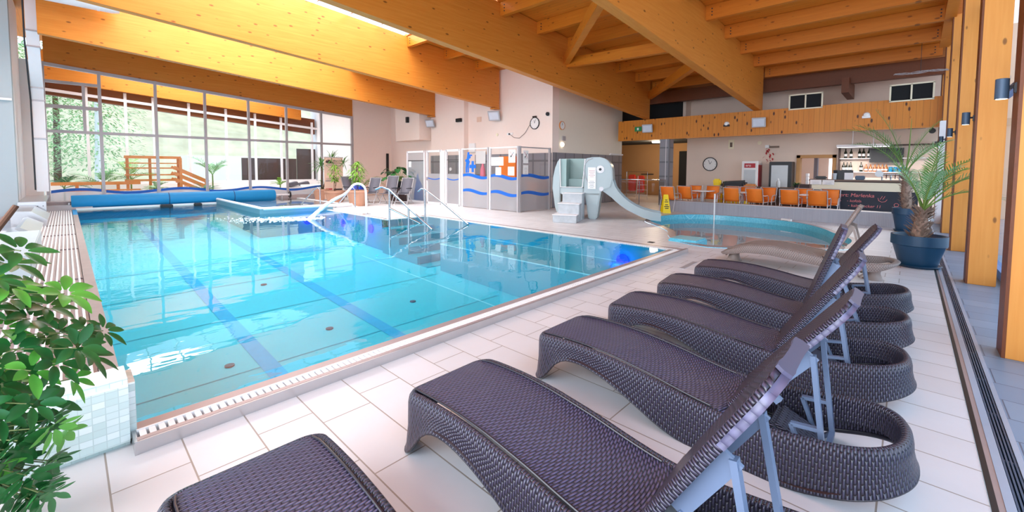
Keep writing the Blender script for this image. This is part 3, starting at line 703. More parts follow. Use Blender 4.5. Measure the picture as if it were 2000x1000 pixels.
# ------------------------------------------------------------------ mosaic wall, benches and steel trays on the left
o = B(-4, 0, 0, .22, .27, .365).build('mosaic_wall', 'mosaic', bevel=.03); o.location = (0, 2.98, 0); tag(o, 'low white mosaic wall at the near left pool corner', 'wall')
o = B(-2.5, 0, 0, 0, 3.2, .33).build('plinth', 'grey_wall', bevel=.015); o.location = (-.34, 8.33, .0); tag(o, 'pale grey plinth beside the left grating', 'plinth')
st = thing('steel_trough', 'bent stainless tray sections along the left wall', 'trough', (-.75, 14.2, 0))
mb = MB(); mb.prism([(-.16, 0), (.32, 0), (.36, .16), (.12, .32), (.05, .30), (.26, .12), (-.16, .1)], 'Y', -1.9, .6); mb.build('near_tray', 'steel', st)
mb = MB(); mb.prism([(-.16, 0), (.38, 0), (.42, .2), (.16, .42), (-.16, .44)], 'Y', .9, 3.0); mb.build('middle_tray', 'steel', st)
mb = MB(); mb.box(-.16, 3.1, 0, .36, 3.14, .52); mb.box(-.16, 3.14, .48, .36, 6.9, .52); mb.build('perforated_box', 'steel', st, bevel=.01)
mb = MB()
for k in range(5): mb.lathe([(.012, -.006), (.012, 0)], 8, (-.10+.1*k, 3.10, .40), 'Y')
mb.build('holes', 'dark', st)
o = B(0, 0, 0, 1.1, .5, .30).build('stone_block', 'rim'); o.location = (-.95, 20.6, 0); tag(o, 'beige stone block beside the blue cover roll', 'block')
o = B(0, 0, 0, 1.2, .35, .2).build('stone_sill', 'alu'); o.location = (-.6, 20.15, 0); tag(o, 'light stone step at the far end of the grating', 'step')
# ducts
dt = thing('air_duct', 'rectangular white ventilation duct with a bend on the left wall', 'duct', (-.5, 18.2, 3))
mb = MB(); mb2 = MB(); sec = [(-.60, 17.4, 6.4), (-.60, 17.4, 5.15), (-.60, 17.5, 4.75), (-.59, 18.35, 3.75), (-.59, 18.5, 3.4), (-.59, 18.5, .75)]
P = [[(x+.5, y-18.2, z-3), (x+.5, y-17.85, z-3), (x+.74, y-17.85, z-3), (x+.74, y-18.2, z-3)] for x, y, z in sec]
mb.grid(P, closed_v=True); mb.build('duct', 'alu_white', dt)
for x, y, z in ((-.6, 17.4, 5.15), (-.6, 17.5, 4.75), (-.59, 18.35, 3.75), (-.59, 18.5, 3.4), (-.59, 18.5, 2.3)): B(x+.49, y-18.215, z-3.02, x+.755, y-17.84, z-2.98).build('joint_flange', 'alu', dt)
MB().tube([(-.13, -.75, 3.4), (-.13, -.75, 1.9), (-.12, .0, .9), (-.11, .25, .4), (-.11, .28, -2.2)], .018, 6).build('cable', 'dark', dt)
# pipe bracket on the pale pier and round roof duct
b_ = B(-1.2, -.08, -.03, 0, 0, .03).build('wall_bracket', 'alu_white'); b_.location = (-.93, 17.9, 3.3); tag(b_, 'thin pale rail on the grey wall at the left edge', 'rail')
rd = thing('round_duct', 'round white ventilation duct lying along the sunlit beam', 'duct', (-.4, 16.35, 6.0))
MB().lathe([(.24, -.6), (.24, 1.15), (.25, 1.16), (.25, 1.2), (.24, 1.21), (.24, 1.45), (.21, 1.6)], 28, (0, 0, 0), 'X').build('duct', 'alu_white', rd, smooth=True)

# ------------------------------------------------------------------ children's pool
kp = thing('childrens_pool', 'kidney-shaped turquoise paddling pool below the elephant slide', 'pool', (12, 3, 0))
def inset(loop, d):
    n = len(loop); out = []; A2 = sum(loop[i][0]*loop[(i+1) % n][1]-loop[(i+1) % n][0]*loop[i][1] for i in range(n))
    sg = 1 if A2 > 0 else -1
    for i in range(n):
        a = Vector(loop[i-1]); b = Vector(loop[(i+1) % n]); t_ = (b-a).normalized(); out.append((loop[i][0]-t_.y*d*sg, loop[i][1]+t_.x*d*sg))
    return out
K1 = inset(KID, .16); K2 = inset(KID, .2)
def ring(l, z): return [(x-12, y-3, z) for x, y in l]
MB().grid([ring(KID, .01), ring(K1, .02)], closed_v=True).build('edge_tiles', 'rim', kp)
MB().grid([ring(K1, .02), ring(K2, -.42)], closed_v=True).build('pool_wall', 'turq', kp)
m3 = MB(); m3.add(ring(K2, -.42), [tuple(range(len(K2)))]); m3.build('pool_floor', 'alu_white', kp)
m3 = MB(); m3.add(ring(K1, -.13), [tuple(range(len(K1)))]); m3.build('water', 'water2', kp)
B(-3.35, .05, -.42, -2.75, .65, .06).build('block', 'turq', kp, bevel=.03)
MB().obox((2.46, -.42, -.02), (.07, .13, 0), (-.03, .016, 0), (0, 0, .09)).build('skimmer', 'white', kp); MB().obox((2.425, -.40, -.03), (.04, .075, 0), (-.004, .002, 0), (0, 0, .05)).build('skimmer_hole', 'dark', kp)
MB().tube([(2.35, 1.55, -.4), (2.35, 1.55, .72)], .022, 10).build('pole', 'white', kp)
o = B(0, 0, 0, .62, .07, .006).build('floor_drain', 'alu'); o.location = (6.35, 2.42, .0); o.rotation_euler = (0, 0, R(2)); tag(o, 'short grey slot drain in the tiles by the pool corner', 'drain')
o = B(0, 0, 0, .12, .12, .006).build('floor_cap', 'dark'); o.location = (8.15, 3.75, 0); o.name = 'floor_outlet'; tag(o, 'small dark cap in the tiles beside the paddling pool', 'cap')
# ------------------------------------------------------------------ sun loungers
def interp(tab, s):
    for (a, x), (b, y) in zip(tab, tab[1:]):
        if s <= b:
            t = (s-a)/(b-a); t = t*t*(3-2*t) if len(tab) > 12 else t
            return x+(y-x)*max(0, t)
    return tab[-1][1]
TOP = [(0, .305), (.08, .322), (.2, .331), (.4, .334), (.6, .322), (.85, .288), (1.05, .250), (1.2, .228), (1.32, .224), (1.5, .24), (1.75, .276), (1.9, .302), (2.0, .312)]
BOT = [(0, 0), (.09, 0), (.12, .04), (.17, .13), (.24, .195), (.34, .225), (.46, .220), (.6, .185), (.75, .125), (.9, .055), (1.0, .018), (1.1, 0), (1.5, 0), (1.62, .012), (1.75, .05), (1.88, .10), (2.0, .15)]
TOPB = [(0, .115), (.15, .21), (.4, .30), (.7, .325), (1.0, .29), (1.3, .245), (1.6, .24), (1.85, .255), (2.0, .265)]
BOTB = [(0, .085), (.15, .13), (.4, .19), (.7, .20), (1.0, .165), (1.4, .13), (1.8, .15), (2.0, .235)]
def lerp(tab, s):
    for (a, x), (b, y) in zip(tab, tab[1:]):
        if s <= b: return x+(y-x)*max(0, (s-a)/(b-a))
    return tab[-1][1]
def sm(tab, s): return sum(lerp(tab, min(2, max(0, s+d))) for d in (-.05, -.025, 0, .025, .05))/5
def halfw(s, beige):
    w = .30 if not beige else .34
    fr = .10 if not beige else .45
    if s < fr: w0 = (.20 if not beige else .05); w = w0+(w-w0)*math.sqrt(max(0, 1-((fr-s)/fr)**2))
    hs = 1.70 if not beige else 1.75
    if s > hs: w *= max(0, 1-((s-hs)/(2.0-hs))**2.5)**(1/2.3)
    return w
def uvgrid(P, U, V, name, mat, parent, closed_u=False, smooth='all'):
    mb = MB().grid(P, closed_u=closed_u); o = mb.build(name, mat, parent, smooth=smooth)
    me = o.data; nv = len(P[0]); uv = me.uv_layers.new(name='UVMap')
    L = U[-1]+(U[-1]-U[-2])
    for p in me.polygons:
        idx = [me.loops[l].vertex_index for l in p.loop_indices]; ii = [q//nv for q in idx]
        wrap = closed_u and max(ii)-min(ii) > 1
        for l, q in zip(p.loop_indices, idx):
            i, j = divmod(q, nv); u = U[i] if not (wrap and i == 0) else L
            uv.data[l].uv = (u, V[i][j] if isinstance(V[0], (list, tuple)) else V[j])
    return o
def lounger_shell(t, beige=False):
    T, Bt = (TOPB, BOTB) if beige else (TOP, BOT)
    ss = [0, .004, .015, .03, .05, .075, .1]+[.1+.05*k for k in range(1, 33)]+[1.7+.3*(1-(1-k/18)**2) for k in range(1, 19)]
    side = [(halfw(s, beige), 1-s, s) for s in ss]
    foot = [(x, 1.0, 0) for x in ([-.15, -.1, -.05, 0, .05, .1, .15] if not beige else [0])]
    out = [(-x, y, s) for x, y, s in side]+[(x, y, s) for x, y, s in side[::-1][1:]]+foot[::-1]
    n = len(out); P = []; U = [0]; V = None; P2 = []
    for i in range(n):
        x, y, s = out[i]; a = Vector(out[i-1][:2]); b = Vector(out[(i+1) % n][:2]); tg = (b-a).normalized(); nm = Vector((tg.y, -tg.x))
        if nm.dot(Vector((-x, -y*.2 if abs(x) > .02 else -y))) < 0: nm = -nm      # inward
        tz = sm(T, s); bz = sm(Bt, s)
        if not beige and s < .02 and abs(x) < .16: bz = .2-.1*(abs(x)/.16)**2
        if i: U.append(U[-1]+(Vector((x, y))-Vector(out[i-1][:2])).length)
        h = tz-bz
        sec = [(-.022, bz), (-.012, bz+min(.03, h*.2)), (-.002, bz+h*.45), (.0, tz-min(.05, h*.35)), (.006, tz-min(.02, h*.2)), (.018, tz-.003), (.034, tz), (.046, tz-.008), (.050, tz-.03), (.052, max(bz+.005, tz-.13))]
        if beige: sec = [(.01, bz), (-.002, bz+h*.3), (-.008, bz+h*.6), (0, tz-h*.2), (.012, tz-.004), (.03, tz), (.05, tz-.005), (.06, tz-.02), (.062, tz-.06), (.05, max(bz+.004, tz-.1))]
        k = 1.0
        P.append([(x+nm.x*d*k, y+nm.y*d*k, z) for d, z in sec])
    arc = [0]; mid = P[n//4]
    for j in range(1, len(mid)): arc.append(arc[-1]+(Vector(mid[j])-Vector(mid[j-1])).length)
    uvgrid(P, U, arc, 'frame', 'weave_beige' if beige else 'weave', t, closed_u=True)
    mb = MB()
    mb.grid([[p[0], (p[0][0]*.985, p[0][1]*.992, p[0][2]+.001), (p[0][0]*.97, p[0][1]*.985, p[0][2]+.02)] for p in P], closed_u=True)
    mb.build('bottom_rim', 'edge_beige' if beige else 'lounger_edge', t, smooth='all', solid=.006)
    # seat panel
    P = []; U = []; V = []; s_end = 1.29; N = 44; K = 18
    for i in range(N+1):
        row = []; vr = []
        for j in range(K+1):
            f = -1+2*j/K; s = .035+(s_end-.05*f*f-.035)*i/N
            w = halfw(max(s, .03), beige)-.052; x = f*w
            z = sm(T, s)+.006*(1-f*f)-.006
            row.append((x, 1-s, z)); vr.append(x+1)
        e = .0
        P.append(row); U.append((s_end-.035)*i/N); V.append(vr)
    P.append([(x, y-.012, z-.02) for x, y, z in P[-1]]); U.append(U[-1]+.02); V.append(V[-1])
    P.append([(x, y+.01, z-.05) for x, y, z in P[-1]]); U.append(U[-1]+.03); V.append(V[-1])
    uvgrid(P, U, V, 'seat', 'weave_beige' if beige else 'weave_seat', t)
    mb = MB()
    for sx in (-1, 1):
        pts = [(sx*(halfw(max(s, .05), beige)-.054), 1-s, sm(T, s)-.001) for s in [.06+.06*k for k in range(20)]]
        mb.tube(pts, .005, 6)
    mb.build('seat_groove', 'edge_beige' if beige else 'lounger_edge', t, smooth=True)
    if beige:
        for nm, y in (('pedestal', .84), ('pedestal', -.76)):
            mb = MB(); mb.lathe([(.11, 0), (.09, .02), (.07, .08), (.075, .13), (.10, .17)], 20, (0, y, 0)); mb.build(nm, 'edge_beige', t, smooth=True)
    else:
        # woven cross block and cross bar inside the open head end
        mb = MB(); mb.obox((0, -.54, .11), (.13, 0, 0), (0, .10, .045), (0, -.022, .045)); o = mb.build('rear_block', 'weave', t, bevel=.02)
        u = o.data.uv_layers.new(name='UVMap')
        for p in o.data.polygons:
            for l in p.loop_indices:
                c = o.data.vertices[o.data.loops[l].vertex_index].co; u.data[l].uv = (c.x if abs(p.normal.x) < .7 else c.z, c.y if abs(p.normal.y) < .7 else c.z)
        MB().tube([(-.25, -.47, .10), (.25, -.47, .10)], .018, 8).build('cross_bar', 'lounger_edge', t)
HINGE = (-.30, .235)
def backrest_mesh(t, beige=False):
    L = .80 if not beige else .74; W0, W1 = .225, .235; th = .036; P = []; U = []
    rows = [0, .01, .03]+[.06+.04*k for k in range(int((L-.16)/.04)+1)]+[L-.10+.1*math.sin(k*PI/16) for k in range(1, 9)]
    for l in rows:
        w = W0+(W1-W0)*l/L
        if l > L-.10: w = w-.10+.10*math.sqrt(max(0.0, 1-((l-(L-.10))/.10)**2))
        w = max(w, .05); cv = -.012*(l/L)**2
        ring = [(-w, -.004), (-w-.003, th*.5), (-w+.006, th), (-w+.03, th+.002), (-w+.05, th), (-w*.5, th-.002), (0, th-.003), (w*.5, th-.002), (w-.05, th), (w-.03, th+.002), (w-.006, th), (w+.003, th*.5), (w, -.004), (w-.03, -.006), (w-.05, -.004), (0, -.003), (-w+.05, -.004), (-w+.03, -.006), (-w, -.004)]
        P.append([(x, -l, z+cv) for x, z in ring]); U.append(l)
    arc = [0]; mid = P[len(P)//2]
    for j in range(1, len(mid)): arc.append(arc[-1]+(Vector(mid[j])-Vector(mid[j-1])).length)
    o = uvgrid(P, U, arc, 'backrest', 'weave_beige' if beige else 'weave', t)
    o.location = (0, HINGE[0], HINGE[1])
    # flat wrapped head end
    k0 = [i for i, l in enumerate(rows) if l > L-.30][0]
    Pc = [[(x*1.012+(0 if abs(x) < .01 else .003*(1 if x > 0 else -1)), y-.001 if i == len(P[k0:])-1 else y, (z-mz)*1.1+mz) for x, y, z in r for mz in (sum(q[2] for q in r)/len(r),)] for i, r in enumerate(P[k0:])]
    side = [[p[j] for j in (11, 12, 13, 14)] for p in Pc]; side2 = [[p[j] for j in (17, 18, 0, 1)] for p in Pc]
    uvgrid(side, U[k0:], [.02*j for j in range(4)], 'edge_wrap', 'edge_beige' if beige else 'cap', o); uvgrid(side2, U[k0:], [.02*j for j in range(4)], 'edge_wrap', 'edge_beige' if beige else 'cap', o)
    end = [Pc[-1], [(x, y-.012, z) for x, y, z in Pc[-1]]]
    MB().grid(end).add(end[1][:-1], [tuple(range(len(end[1])-1))]).build('end_cap', 'edge_beige' if beige else 'cap', o)
    return o
def supports(t, ang, beige=False):
    c, s = math.cos(ang), math.sin(ang); mat = 'lounger_grey' if not beige else 'edge_beige'
    P = lambda d, off=0.0: Vector((0, HINGE[0]-d*c-off*s, HINGE[1]+d*s-off*c))
    a, b = P(.20, .03), P(.50, .045); low = Vector((0, -.69, .10))
    for sx in (-1, 1):
        X = Vector((.165*sx, 0, 0)); mb = MB(); ax = (b-a)
        mb.obox(X+(a+b)/2, ax/2, (.008, 0, 0), Vector((0, -s, -c))*.03)
        mb.obox(X+a+Vector((0, -s, -c))*.04, ax*.06, (.016, 0, 0), Vector((0, -s, -c))*.035)
        mb.build('bracket_plate', mat, t)
        d = (low-b); mb = MB(); mb.bar(X+b, X+low, .022, .034, (1, 0, 0)); e = d.normalized(); q = Vector((0, e.z, -e.y))
        if q.z > 0: q = -q
        m0 = low-e*.16; m1 = low+q*.0; m2 = low+e*.05+q*.07; m3 = m0+q*.12
        for u_, v_ in ((m0, m3), (m3, m2), (m1, m2)): mb.bar(X+u_, X+v_, .018, .026, (1, 0, 0))
        mb.build('support_bar', mat, t)
    MB().bar(low-Vector((.17, 0, 0)), low+Vector((.17, 0, 0)), .024, .024).build('tie_bar', mat, t)
LL = ['nearest dark rattan lounger, only its foot end shows at the bottom', 'dark rattan lounger with a big woven seat, second from the camera', 'dark rattan lounger third from the camera, between two raised backrests', 'dark rattan lounger fourth from the camera', 'dark rattan lounger fifth from the camera, with the steepest backrest', 'last dark rattan lounger, just before the beige one']
proto = None
for i, (xf, xh, ang) in enumerate(((.47, .45, 58), (1.49, 1.50, 60), (2.58, 2.60, 54), (3.50, 3.70, 58), (4.48, 4.72, 72.5), (5.53, 5.78, 58))):
    yf, yh = 1.93, -.06
    rz = math.atan2(xh-xf, yf-yh)
    loc = ((xf+xh)/2, (yf+yh)/2, 0)
    if proto is None:
        t = thing('sun_lounger', LL[i], 'sun lounger', loc, rz, 'dark rattan loungers'); lounger_shell(t); proto = t
        br = backrest_mesh(t); keep = list(t.children)
    else:
        t = thing('sun_lounger', LL[i], 'sun lounger', loc, rz, 'dark rattan loungers')
        for ch in keep:
            c_ = ch.copy(); COL.objects.link(c_); c_.parent = t
            for g_ in ch.children:
                d_ = g_.copy(); COL.objects.link(d_); d_.parent = c_
            if ch is br: brc = c_
    b2 = br if t is proto else brc
    b2.rotation_euler = (R(-ang), 0, 0); supports(t, R(ang))
t = thing('sun_lounger', 'beige rattan lounger on two pedestals, beside the paddling pool', 'sun lounger', (7.6, 1.15, 0), 0, 'beige rattan lounger'); t.scale = (1.1, 1.1, 1.1)
lounger_shell(t, True); b2 = backrest_mesh(t, True); b2.rotation_euler = (R(-65), 0, 0); supports(t, R(65), True)

# ------------------------------------------------------------------ elephant slide
el = thing('elephant_slide', 'pale blue elephant slide whose trunk runs into the paddling pool', 'slide', (10.74, 6.87, 0), math.atan2(-.9075, .42))
WD = .72
body = MB()
body.prism([(-1.0, 0), (-1.11, .31), (-1.2, .9), (-1.185, 1.25), (-1.12, 1.54), (-1.03, 1.76), (-.95, 1.82), (-.95, .0)], 'Y', 0, WD)
body.prism([(-.95, .72), (-.25, .72), (-.25, .945), (-.95, .945)], 'Y', 0, WD)
body.prism([(-.25, .70), (-.20, 1.81), (.0, 1.845), (.214, 1.85), (.36, 1.81), (.46, 1.745), (.55, 1.62), (.585, 1.5), (.61, 1.21), (.55, .95), (.286, .86), (.265, .77), (.24, .70)], 'Y', 0, WD)
body.build('body', 'eleph', el, bevel=.045, smooth=True)
for y0 in (0, .44):
    m_ = MB(); m_.prism([(-.235, .80), (.265, .80), (.22, .5), (.155, 0), (-.095, 0), (-.15, .4)], 'Y', y0, y0+.28); m_.build('leg', 'eleph', el, bevel=.03, smooth=True)
B(-.95, WD-.05, .94, -.2, WD, 1.82).build('cabin_back', 'eleph_in', el); B(-.96, .04, .94, -.78, WD, 1.80).build('cabin_side', 'eleph_in', el); B(-.78, .38, .94, -.24, WD, 1.19).build('cabin_bench', 'eleph_in', el, bevel=.01)
MB().tube([(-.97, -.005, 1.80), (-.94, -.01, .945), (-.28, -.01, .945), (-.205, -.005, 1.80)], .018, 8).build('cabin_rim', 'alu_white', el, smooth=True)
# trunk chute
upc = [(.585, 1.36), (.60, 1.2), (.67, .985), (.78, .82), (.916, .676), (1.08, .54), (1.243, .44), (1.4, .37), (1.563, .318), (1.75, .275), (1.955, .245)]
loc_ = [(.27, .90), (.286, .864), (.42, .77), (.589, .645), (.70, .54), (.812, .448), (1.0, .315), (1.248, .195), (1.45, .105), (1.674, .036), (1.965, .01)]
P = []
for (a, z), (a2, z2) in zip(upc, loc_):
    fa_, fz = a2+(a-a2)*.42, z2+(z-z2)*.42
    P.append([(a2, .06, z2), (a, .04, z), (a+.005, .07, z+.012), (a, .1, z), (fa_, .14, fz), (fa_, WD-.14, fz), (a, WD-.1, z), (a+.005, WD-.07, z+.012), (a, WD-.04, z), (a2, WD-.06, z2)])
MB().grid(P, closed_v=True).add(P[-1], [tuple(range(10))]).build('trunk_slide', 'eleph', el, smooth=True)
m_ = MB()
for k in range(8): m_.lathe([(.012, -.004), (.012, 0)], 6, (0, 0, 0), 'Y') if 0 else None
m_ = MB()
m_.tube([(-.21, -.012, 1.66), (-.12, -.016, 1.76), (.02, -.016, 1.81)], .010, 6); m_.tube([(-.215, -.012, 1.62), (-.235, -.015, 1.45), (-.18, -.015, 1.22), (-.10, -.015, 1.06), (.0, -.012, .98), (.12, -.012, 1.05)], .012, 6)
m_.build('ear', 'alu', el, smooth=True)
MB().lathe([(.115, -.012), (.115, .0)], 28, (.242, -.002, 1.487), 'Y').build('eye_ring', 'alu', el); MB().lathe([(.075, -.02), (.075, 0)], 24, (.242, -.002, 1.487), 'Y').build('eye', 'alu_white', el); MB().lathe([(.04, -.026), (.04, 0)], 20, (.242, -.002, 1.487), 'Y').build('pupil', 'gfx2', el)
MB().lathe([(.065, -.008), (.065, 0)], 20, (.28, -.001, .91), 'Y').build('mouth', 'alu', el)
for k, (y0, z) in enumerate(((-1.15, .205), (-.80, .495), (-.45, .77))):
    a0, a1 = (-.915, -.84, -.79)[k], (-.25, -.235, -.21)[k]
    B(a0, y0, 0, a1, .02, z).build('step', 'tread', el, bevel=.012); B(a0-.015, y0-.02, z, a1+.01, .02, z+.02).build('tread', 'alu_white', el)
def notice(name, label, cat, w, h, loc, rz, lines, head=None, group=None, mat='paper', icon=None):
    t = thing(name, label, cat, loc, rz, group); B(-w/2, -.006, 0, w/2, 0, h).build('sheet', mat, t)
    m_ = MB(); random.seed(len(label))
    for k in range(lines):
        ww = w*random.uniform(.45, .8); z = h*(.12+.7*k/max(1, lines)); m_.box(-ww/2, -.0085, z, ww/2, -.006, z+h*.022)
    if lines: m_.build('text_lines', 'red' if head == 'red' else 'dark', t)
    if icon == 'dive':
        m_ = MB(); hh = h
        m_.lathe([(w*.10, -.002), (w*.10, 0)], 14, (-w*.12, -.007, hh*.50), 'Y'); m_.bar((-w*.05, -.008, hh*.55), (w*.30, -.008, hh*.82), .003, w*.10, (0, 1, 0)); m_.bar((-w*.35, -.008, hh*.36), (w*.35, -.008, hh*.36), .003, w*.05, (0, 1, 0)); m_.bar((-w*.1, -.008, hh*.5), (-w*.3, -.008, hh*.42), .003, w*.06, (0, 1, 0))
        m_.build('diver_symbol', 'dark', t)
        m_ = MB(); m_.bar((-w*.3, -.010, hh*.88), (w*.3, -.010, hh*.42), .003, w*.055, (0, 1, 0)); m_.build('red_bar', 'red', t)
    return t
for z, lab, n_, hd in ((1.225, 'upper white notice with red print taped on the elephant', 5, 'red'), (.905, 'lower white notice with black print taped on the elephant', 6, None)):
    o = notice('paper_notice', lab, 'notice', .235, .32, (0, 0, 0), 0, n_, hd, 'notices on the elephant')
    ax = Vector((.42, -.9075, 0)); o.location = Vector((10.74, 6.87, z))+ax*.0+Vector((-.9075, -.42, 0))*.022; o.rotation_euler = el.rotation_euler

# ------------------------------------------------------------------ glass cabins along the right wall
def partition(name, label, y0, y1, x, kind, h=2.24, side=False):
    # panel standing in a plane; built along local x, then turned
    w = abs(y1-y0); t = thing(name, label, 'glass partition', (x, y0, 0) if not side else (x, y0, 0), R(-90) if not side else 0, 'glass cabin panels')
    fm = 'alu_white' if kind != 'grey' else 'alu'
    if kind == 'wave' or kind == 'grey':
        for k, xx in enumerate((0, w)): B(xx-.035, -.035, 0, xx+.035, .035, h+.02).build('post', 'alu_white' if k == 0 and kind == 'wave' else 'alu', t)
        B(0, -.02, h-.03, w, .02, h+.01).build('top_rail', fm, t)
        zs = (1.20, .62) if not side else (1.22, .62)
        MB().add([(.03, 0, zs[0]), (w-.03, 0, zs[0]), (w-.03, 0, h-.03), (.03, 0, h-.03)], [(0, 1, 2, 3)]).build('clear_pane', 'glass', t)
        MB().add([(.03, 0, .03), (w-.03, 0, .03), (w-.03, 0, zs[0]), (.03, 0, zs[0])], [(0, 1, 2, 3)]).build('frosted_pane', 'frost', t)
        for z in zs:
            P = []
            for i in range(19):
                f = i/18; zz = z+.055*math.sin(f*PI*1.6+.5); hw = .045+.015*math.sin(f*PI); P.append([(.04+(w-.08)*f, -.008, zz-hw), (.04+(w-.08)*f, -.008, zz+hw)])
            MB().grid(P).build('wave_stripe', 'blue', t, solid=.004)
    else:
        for xx in (0, w): B(xx-.04, -.035, 0, xx+.04, .035, h).build('frame_post', 'alu_white', t)
        B(0, -.035, h-.08, w, .035, h).build('frame_top', 'alu_white', t); B(0, -.035, 0, w, .035, .08).build('frame_bottom', 'alu_white', t)
        if kind == 'blue':
            MB().add([(.04, 0, .08), (w-.04, 0, .08), (w-.04, 0, 1.80), (.04, 0, 1.80)], [(0, 1, 2, 3)]).build('frosted_pane', 'frost_blue', t)
            B(.04, -.012, 1.80, w-.04, .012, 1.83).build('cross_bar', 'dark', t); MB().add([(.04, 0, 1.83), (w-.04, 0, 1.83), (w-.04, 0, h-.08), (.04, 0, h-.08)], [(0, 1, 2, 3)]).build('upper_pane', 'frost', t)
        else:
            MB().add([(.04, 0, 1.27), (w-.04, 0, 1.27), (w-.04, 0, h-.08), (.04, 0, h-.08)], [(0, 1, 2, 3)]).build('clear_pane', 'glass', t)
            MB().add([(.04, 0, .08), (w-.04, 0, .08), (w-.04, 0, 1.27), (.04, 0, 1.27)], [(0, 1, 2, 3)]).build('frosted_pane', 'frost', t)
            if kind == 'door2': B(.04, -.01, 1.82, w-.04, .01, 1.84).build('cross_bar', 'dark', t)
            P = []
            for i in range(13):
                f = i/12; zz = 1.08-.05*math.sin(f*PI); P.append([(.05+(w-.1)*f, -.008, zz-.018), (.05+(w-.1)*f, -.008, zz+.018)])
            MB().grid(P).build('wave_stripe', 'blue', t, solid=.004)
            if kind == 'door': B(.0, -.07, .98, .05, -.03, 1.12).build('handle', 'alu', t)
    return t
X0 = 10.56
partition('glass_partition', 'frosted glass panel with a blue shape behind it, leftmost cabin panel', 16.4, 15.1, X0, 'blue')
partition('glass_partition', 'narrow half-frosted glass door next to the blue frosted panel', 14.9, 13.95, X0, 'door')
partition('glass_partition', 'half-frosted glass panel right of the white cabin pillar', 13.6, 12.75, X0, 'door2')
partition('glass_partition', 'glass panel with the blue cross sign and two blue wave stripes', 12.6, 11.15, X0, 'wave')
partition('glass_partition', 'glass panel with the orange board behind it and two wave stripes', 11.05, 9.68, X0, 'wave')
partition('glass_partition', 'grey framed glass side panel nearest the elephant', 9.66, 9.66-1.62, X0+.06, 'grey', side=True)
o = B(-.03, -.19, .0, .03, .0, 2.2).build('cabin_pillar', 'white'); o.location = (X0, 13.9, 0); tag(o, 'white pillar between the two half-frosted glass doors', 'pillar')
struct('wall_cabin_tiles', B(12.62, 9.92, 0, 12.7, 14.2, 2.1), 'grey_tile')
struct('wall_cabin_tiles_left', B(12.38, 14.75, 0, 12.45, 17.2, 2.1), 'grey_tile')
o = MB().prism([(-.75, 0), (0, 0), (-.05, .4), (-.22, 1.0), (-.30, 1.25), (-.40, 1.0), (-.62, .75)], 'X', 0, .05).build('blue_curtain', 'blue', bevel=.01); o.location = (10.68, 16.15, 0); tag(o, 'blue shape glowing behind the leftmost frosted panel', 'curtain')
# things on and behind the glass
t = thing('blue_figure_sign', 'blue cut-out figure and cross on the glass cabin', 'sign', (X0-.02, 12.4, 1.33), R(-90))
m_ = MB(); m_.prism([(.02, 0), (.10, 0), (.10, .2), (.13, .2), (.13, 0), (.20, 0), (.20, .30), (.26, .42), (.22, .46), (.21, .52), (.30, .56), (.30, .64), (.38, .62), (.38, .68), (.27, .69), (.23, .66), (.22, .78), (.13, .78), (.11, .64), (.08, .52), (.0, .50), (.0, .42), (.05, .40), (.02, .2)], 'Y', -.012, 0); m_.build('figure', 'blue', t)
m_ = MB(); m_.prism([(.36, .02), (.48, .02), (.48, .17), (.60, .17), (.60, .30), (.48, .30), (.48, .44), (.36, .44), (.36, .30), (.24, .30), (.24, .17), (.36, .17)], 'Y', -.012, 0); m_.build('cross', 'blue', t)
o = B(0, -.62, 0, .02, 0, .56).build('white_board', 'white'); o.location = (12.598, 14.12, 1.70); tag(o, 'white board on the cabin wall behind the cross panel', 'board')
t = thing('pink_bottle', 'pink plastic dispenser bottle behind the cross panel', 'bottle', (11.25, 12.2, 1.13))
MB().lathe([(.10, 0), (.11, .05), (.10, .3), (.05, .46), (.035, .55)], 16).build('body', 'skin_pink', t, smooth=True); MB().lathe([(.115, -.03), (.115, .05)], 16).build('foot', 'red', t)
o = B(-.02, -.95, 0, .03, 0, .95).build('orange_board', 'orange'); o.location = (12.588, 12.62, 1.05); tag(o, 'large orange board hanging behind the glass cabin', 'board')
o = B(-.02, -.06, 0, .03, 0, .85).build('orange_board', 'red2'); o.location = (12.588, 11.62, 1.1); tag(o, 'narrow red edge board beside the orange board', 'board')
o = B(0, -.9, 0, .35, .0, 1.1).build('wash_stand', 'white', bevel=.02); o.location = (11.08, 12.6, 0); tag(o, 'white wash stand under the pink bottle behind the cross panel', 'wash stand')
o = B(0, 0, 0, .5, .5, .68).build('grey_stand', 'alu'); o.location = (11.9, 9.95, 0); tag(o, 'grey stand under the brown box behind the frosted side panel', 'stand')
o = B(0, 0, 0, .5, .5, .35).build('cardboard_box', 'rail_wood'); o.location = (11.9, 9.95, .68); tag(o, 'brown box blurred behind the frosted side panel', 'box')
o = MB().lathe([(.14, 0), (.16, .3), (.15, .6)], 16).build('bucket', 'dark', smooth=True); o.location = (11.0, 9.95, .0); tag(o, 'dark bin blurred behind the frosted side panel', 'bin')
o = MB().lathe([(.15, 0), (.17, .2), (.14, .35)], 16).build('bucket', 'white', smooth=True); o.location = (10.95, 10.3, .0); tag(o, 'white bucket blurred low behind the frosted orange-board panel', 'bucket')
xf = X0-.012
notice('no_diving_sign', 'square no diving sign on the pane with the orange board', 'sign', .32, .44, (xf, 9.96, 1.70), R(-90), 0, icon='dive', group='no diving signs')
notice('no_diving_sign', 'no diving sign on the grey framed side panel', 'sign', .26, .44, (X0+.34, 9.645, 1.68), 0, 0, icon='dive', group='no diving signs')
notice('paper_notice', 'wide white notice at the top of the orange-board pane', 'notice', .62, .30, (xf, 10.68, 1.60), R(-90), 3)
notice('paper_notice', 'small white notice low on the orange-board pane, left one', 'notice', .28, .28, (xf, 10.62, 1.26), R(-90), 3)
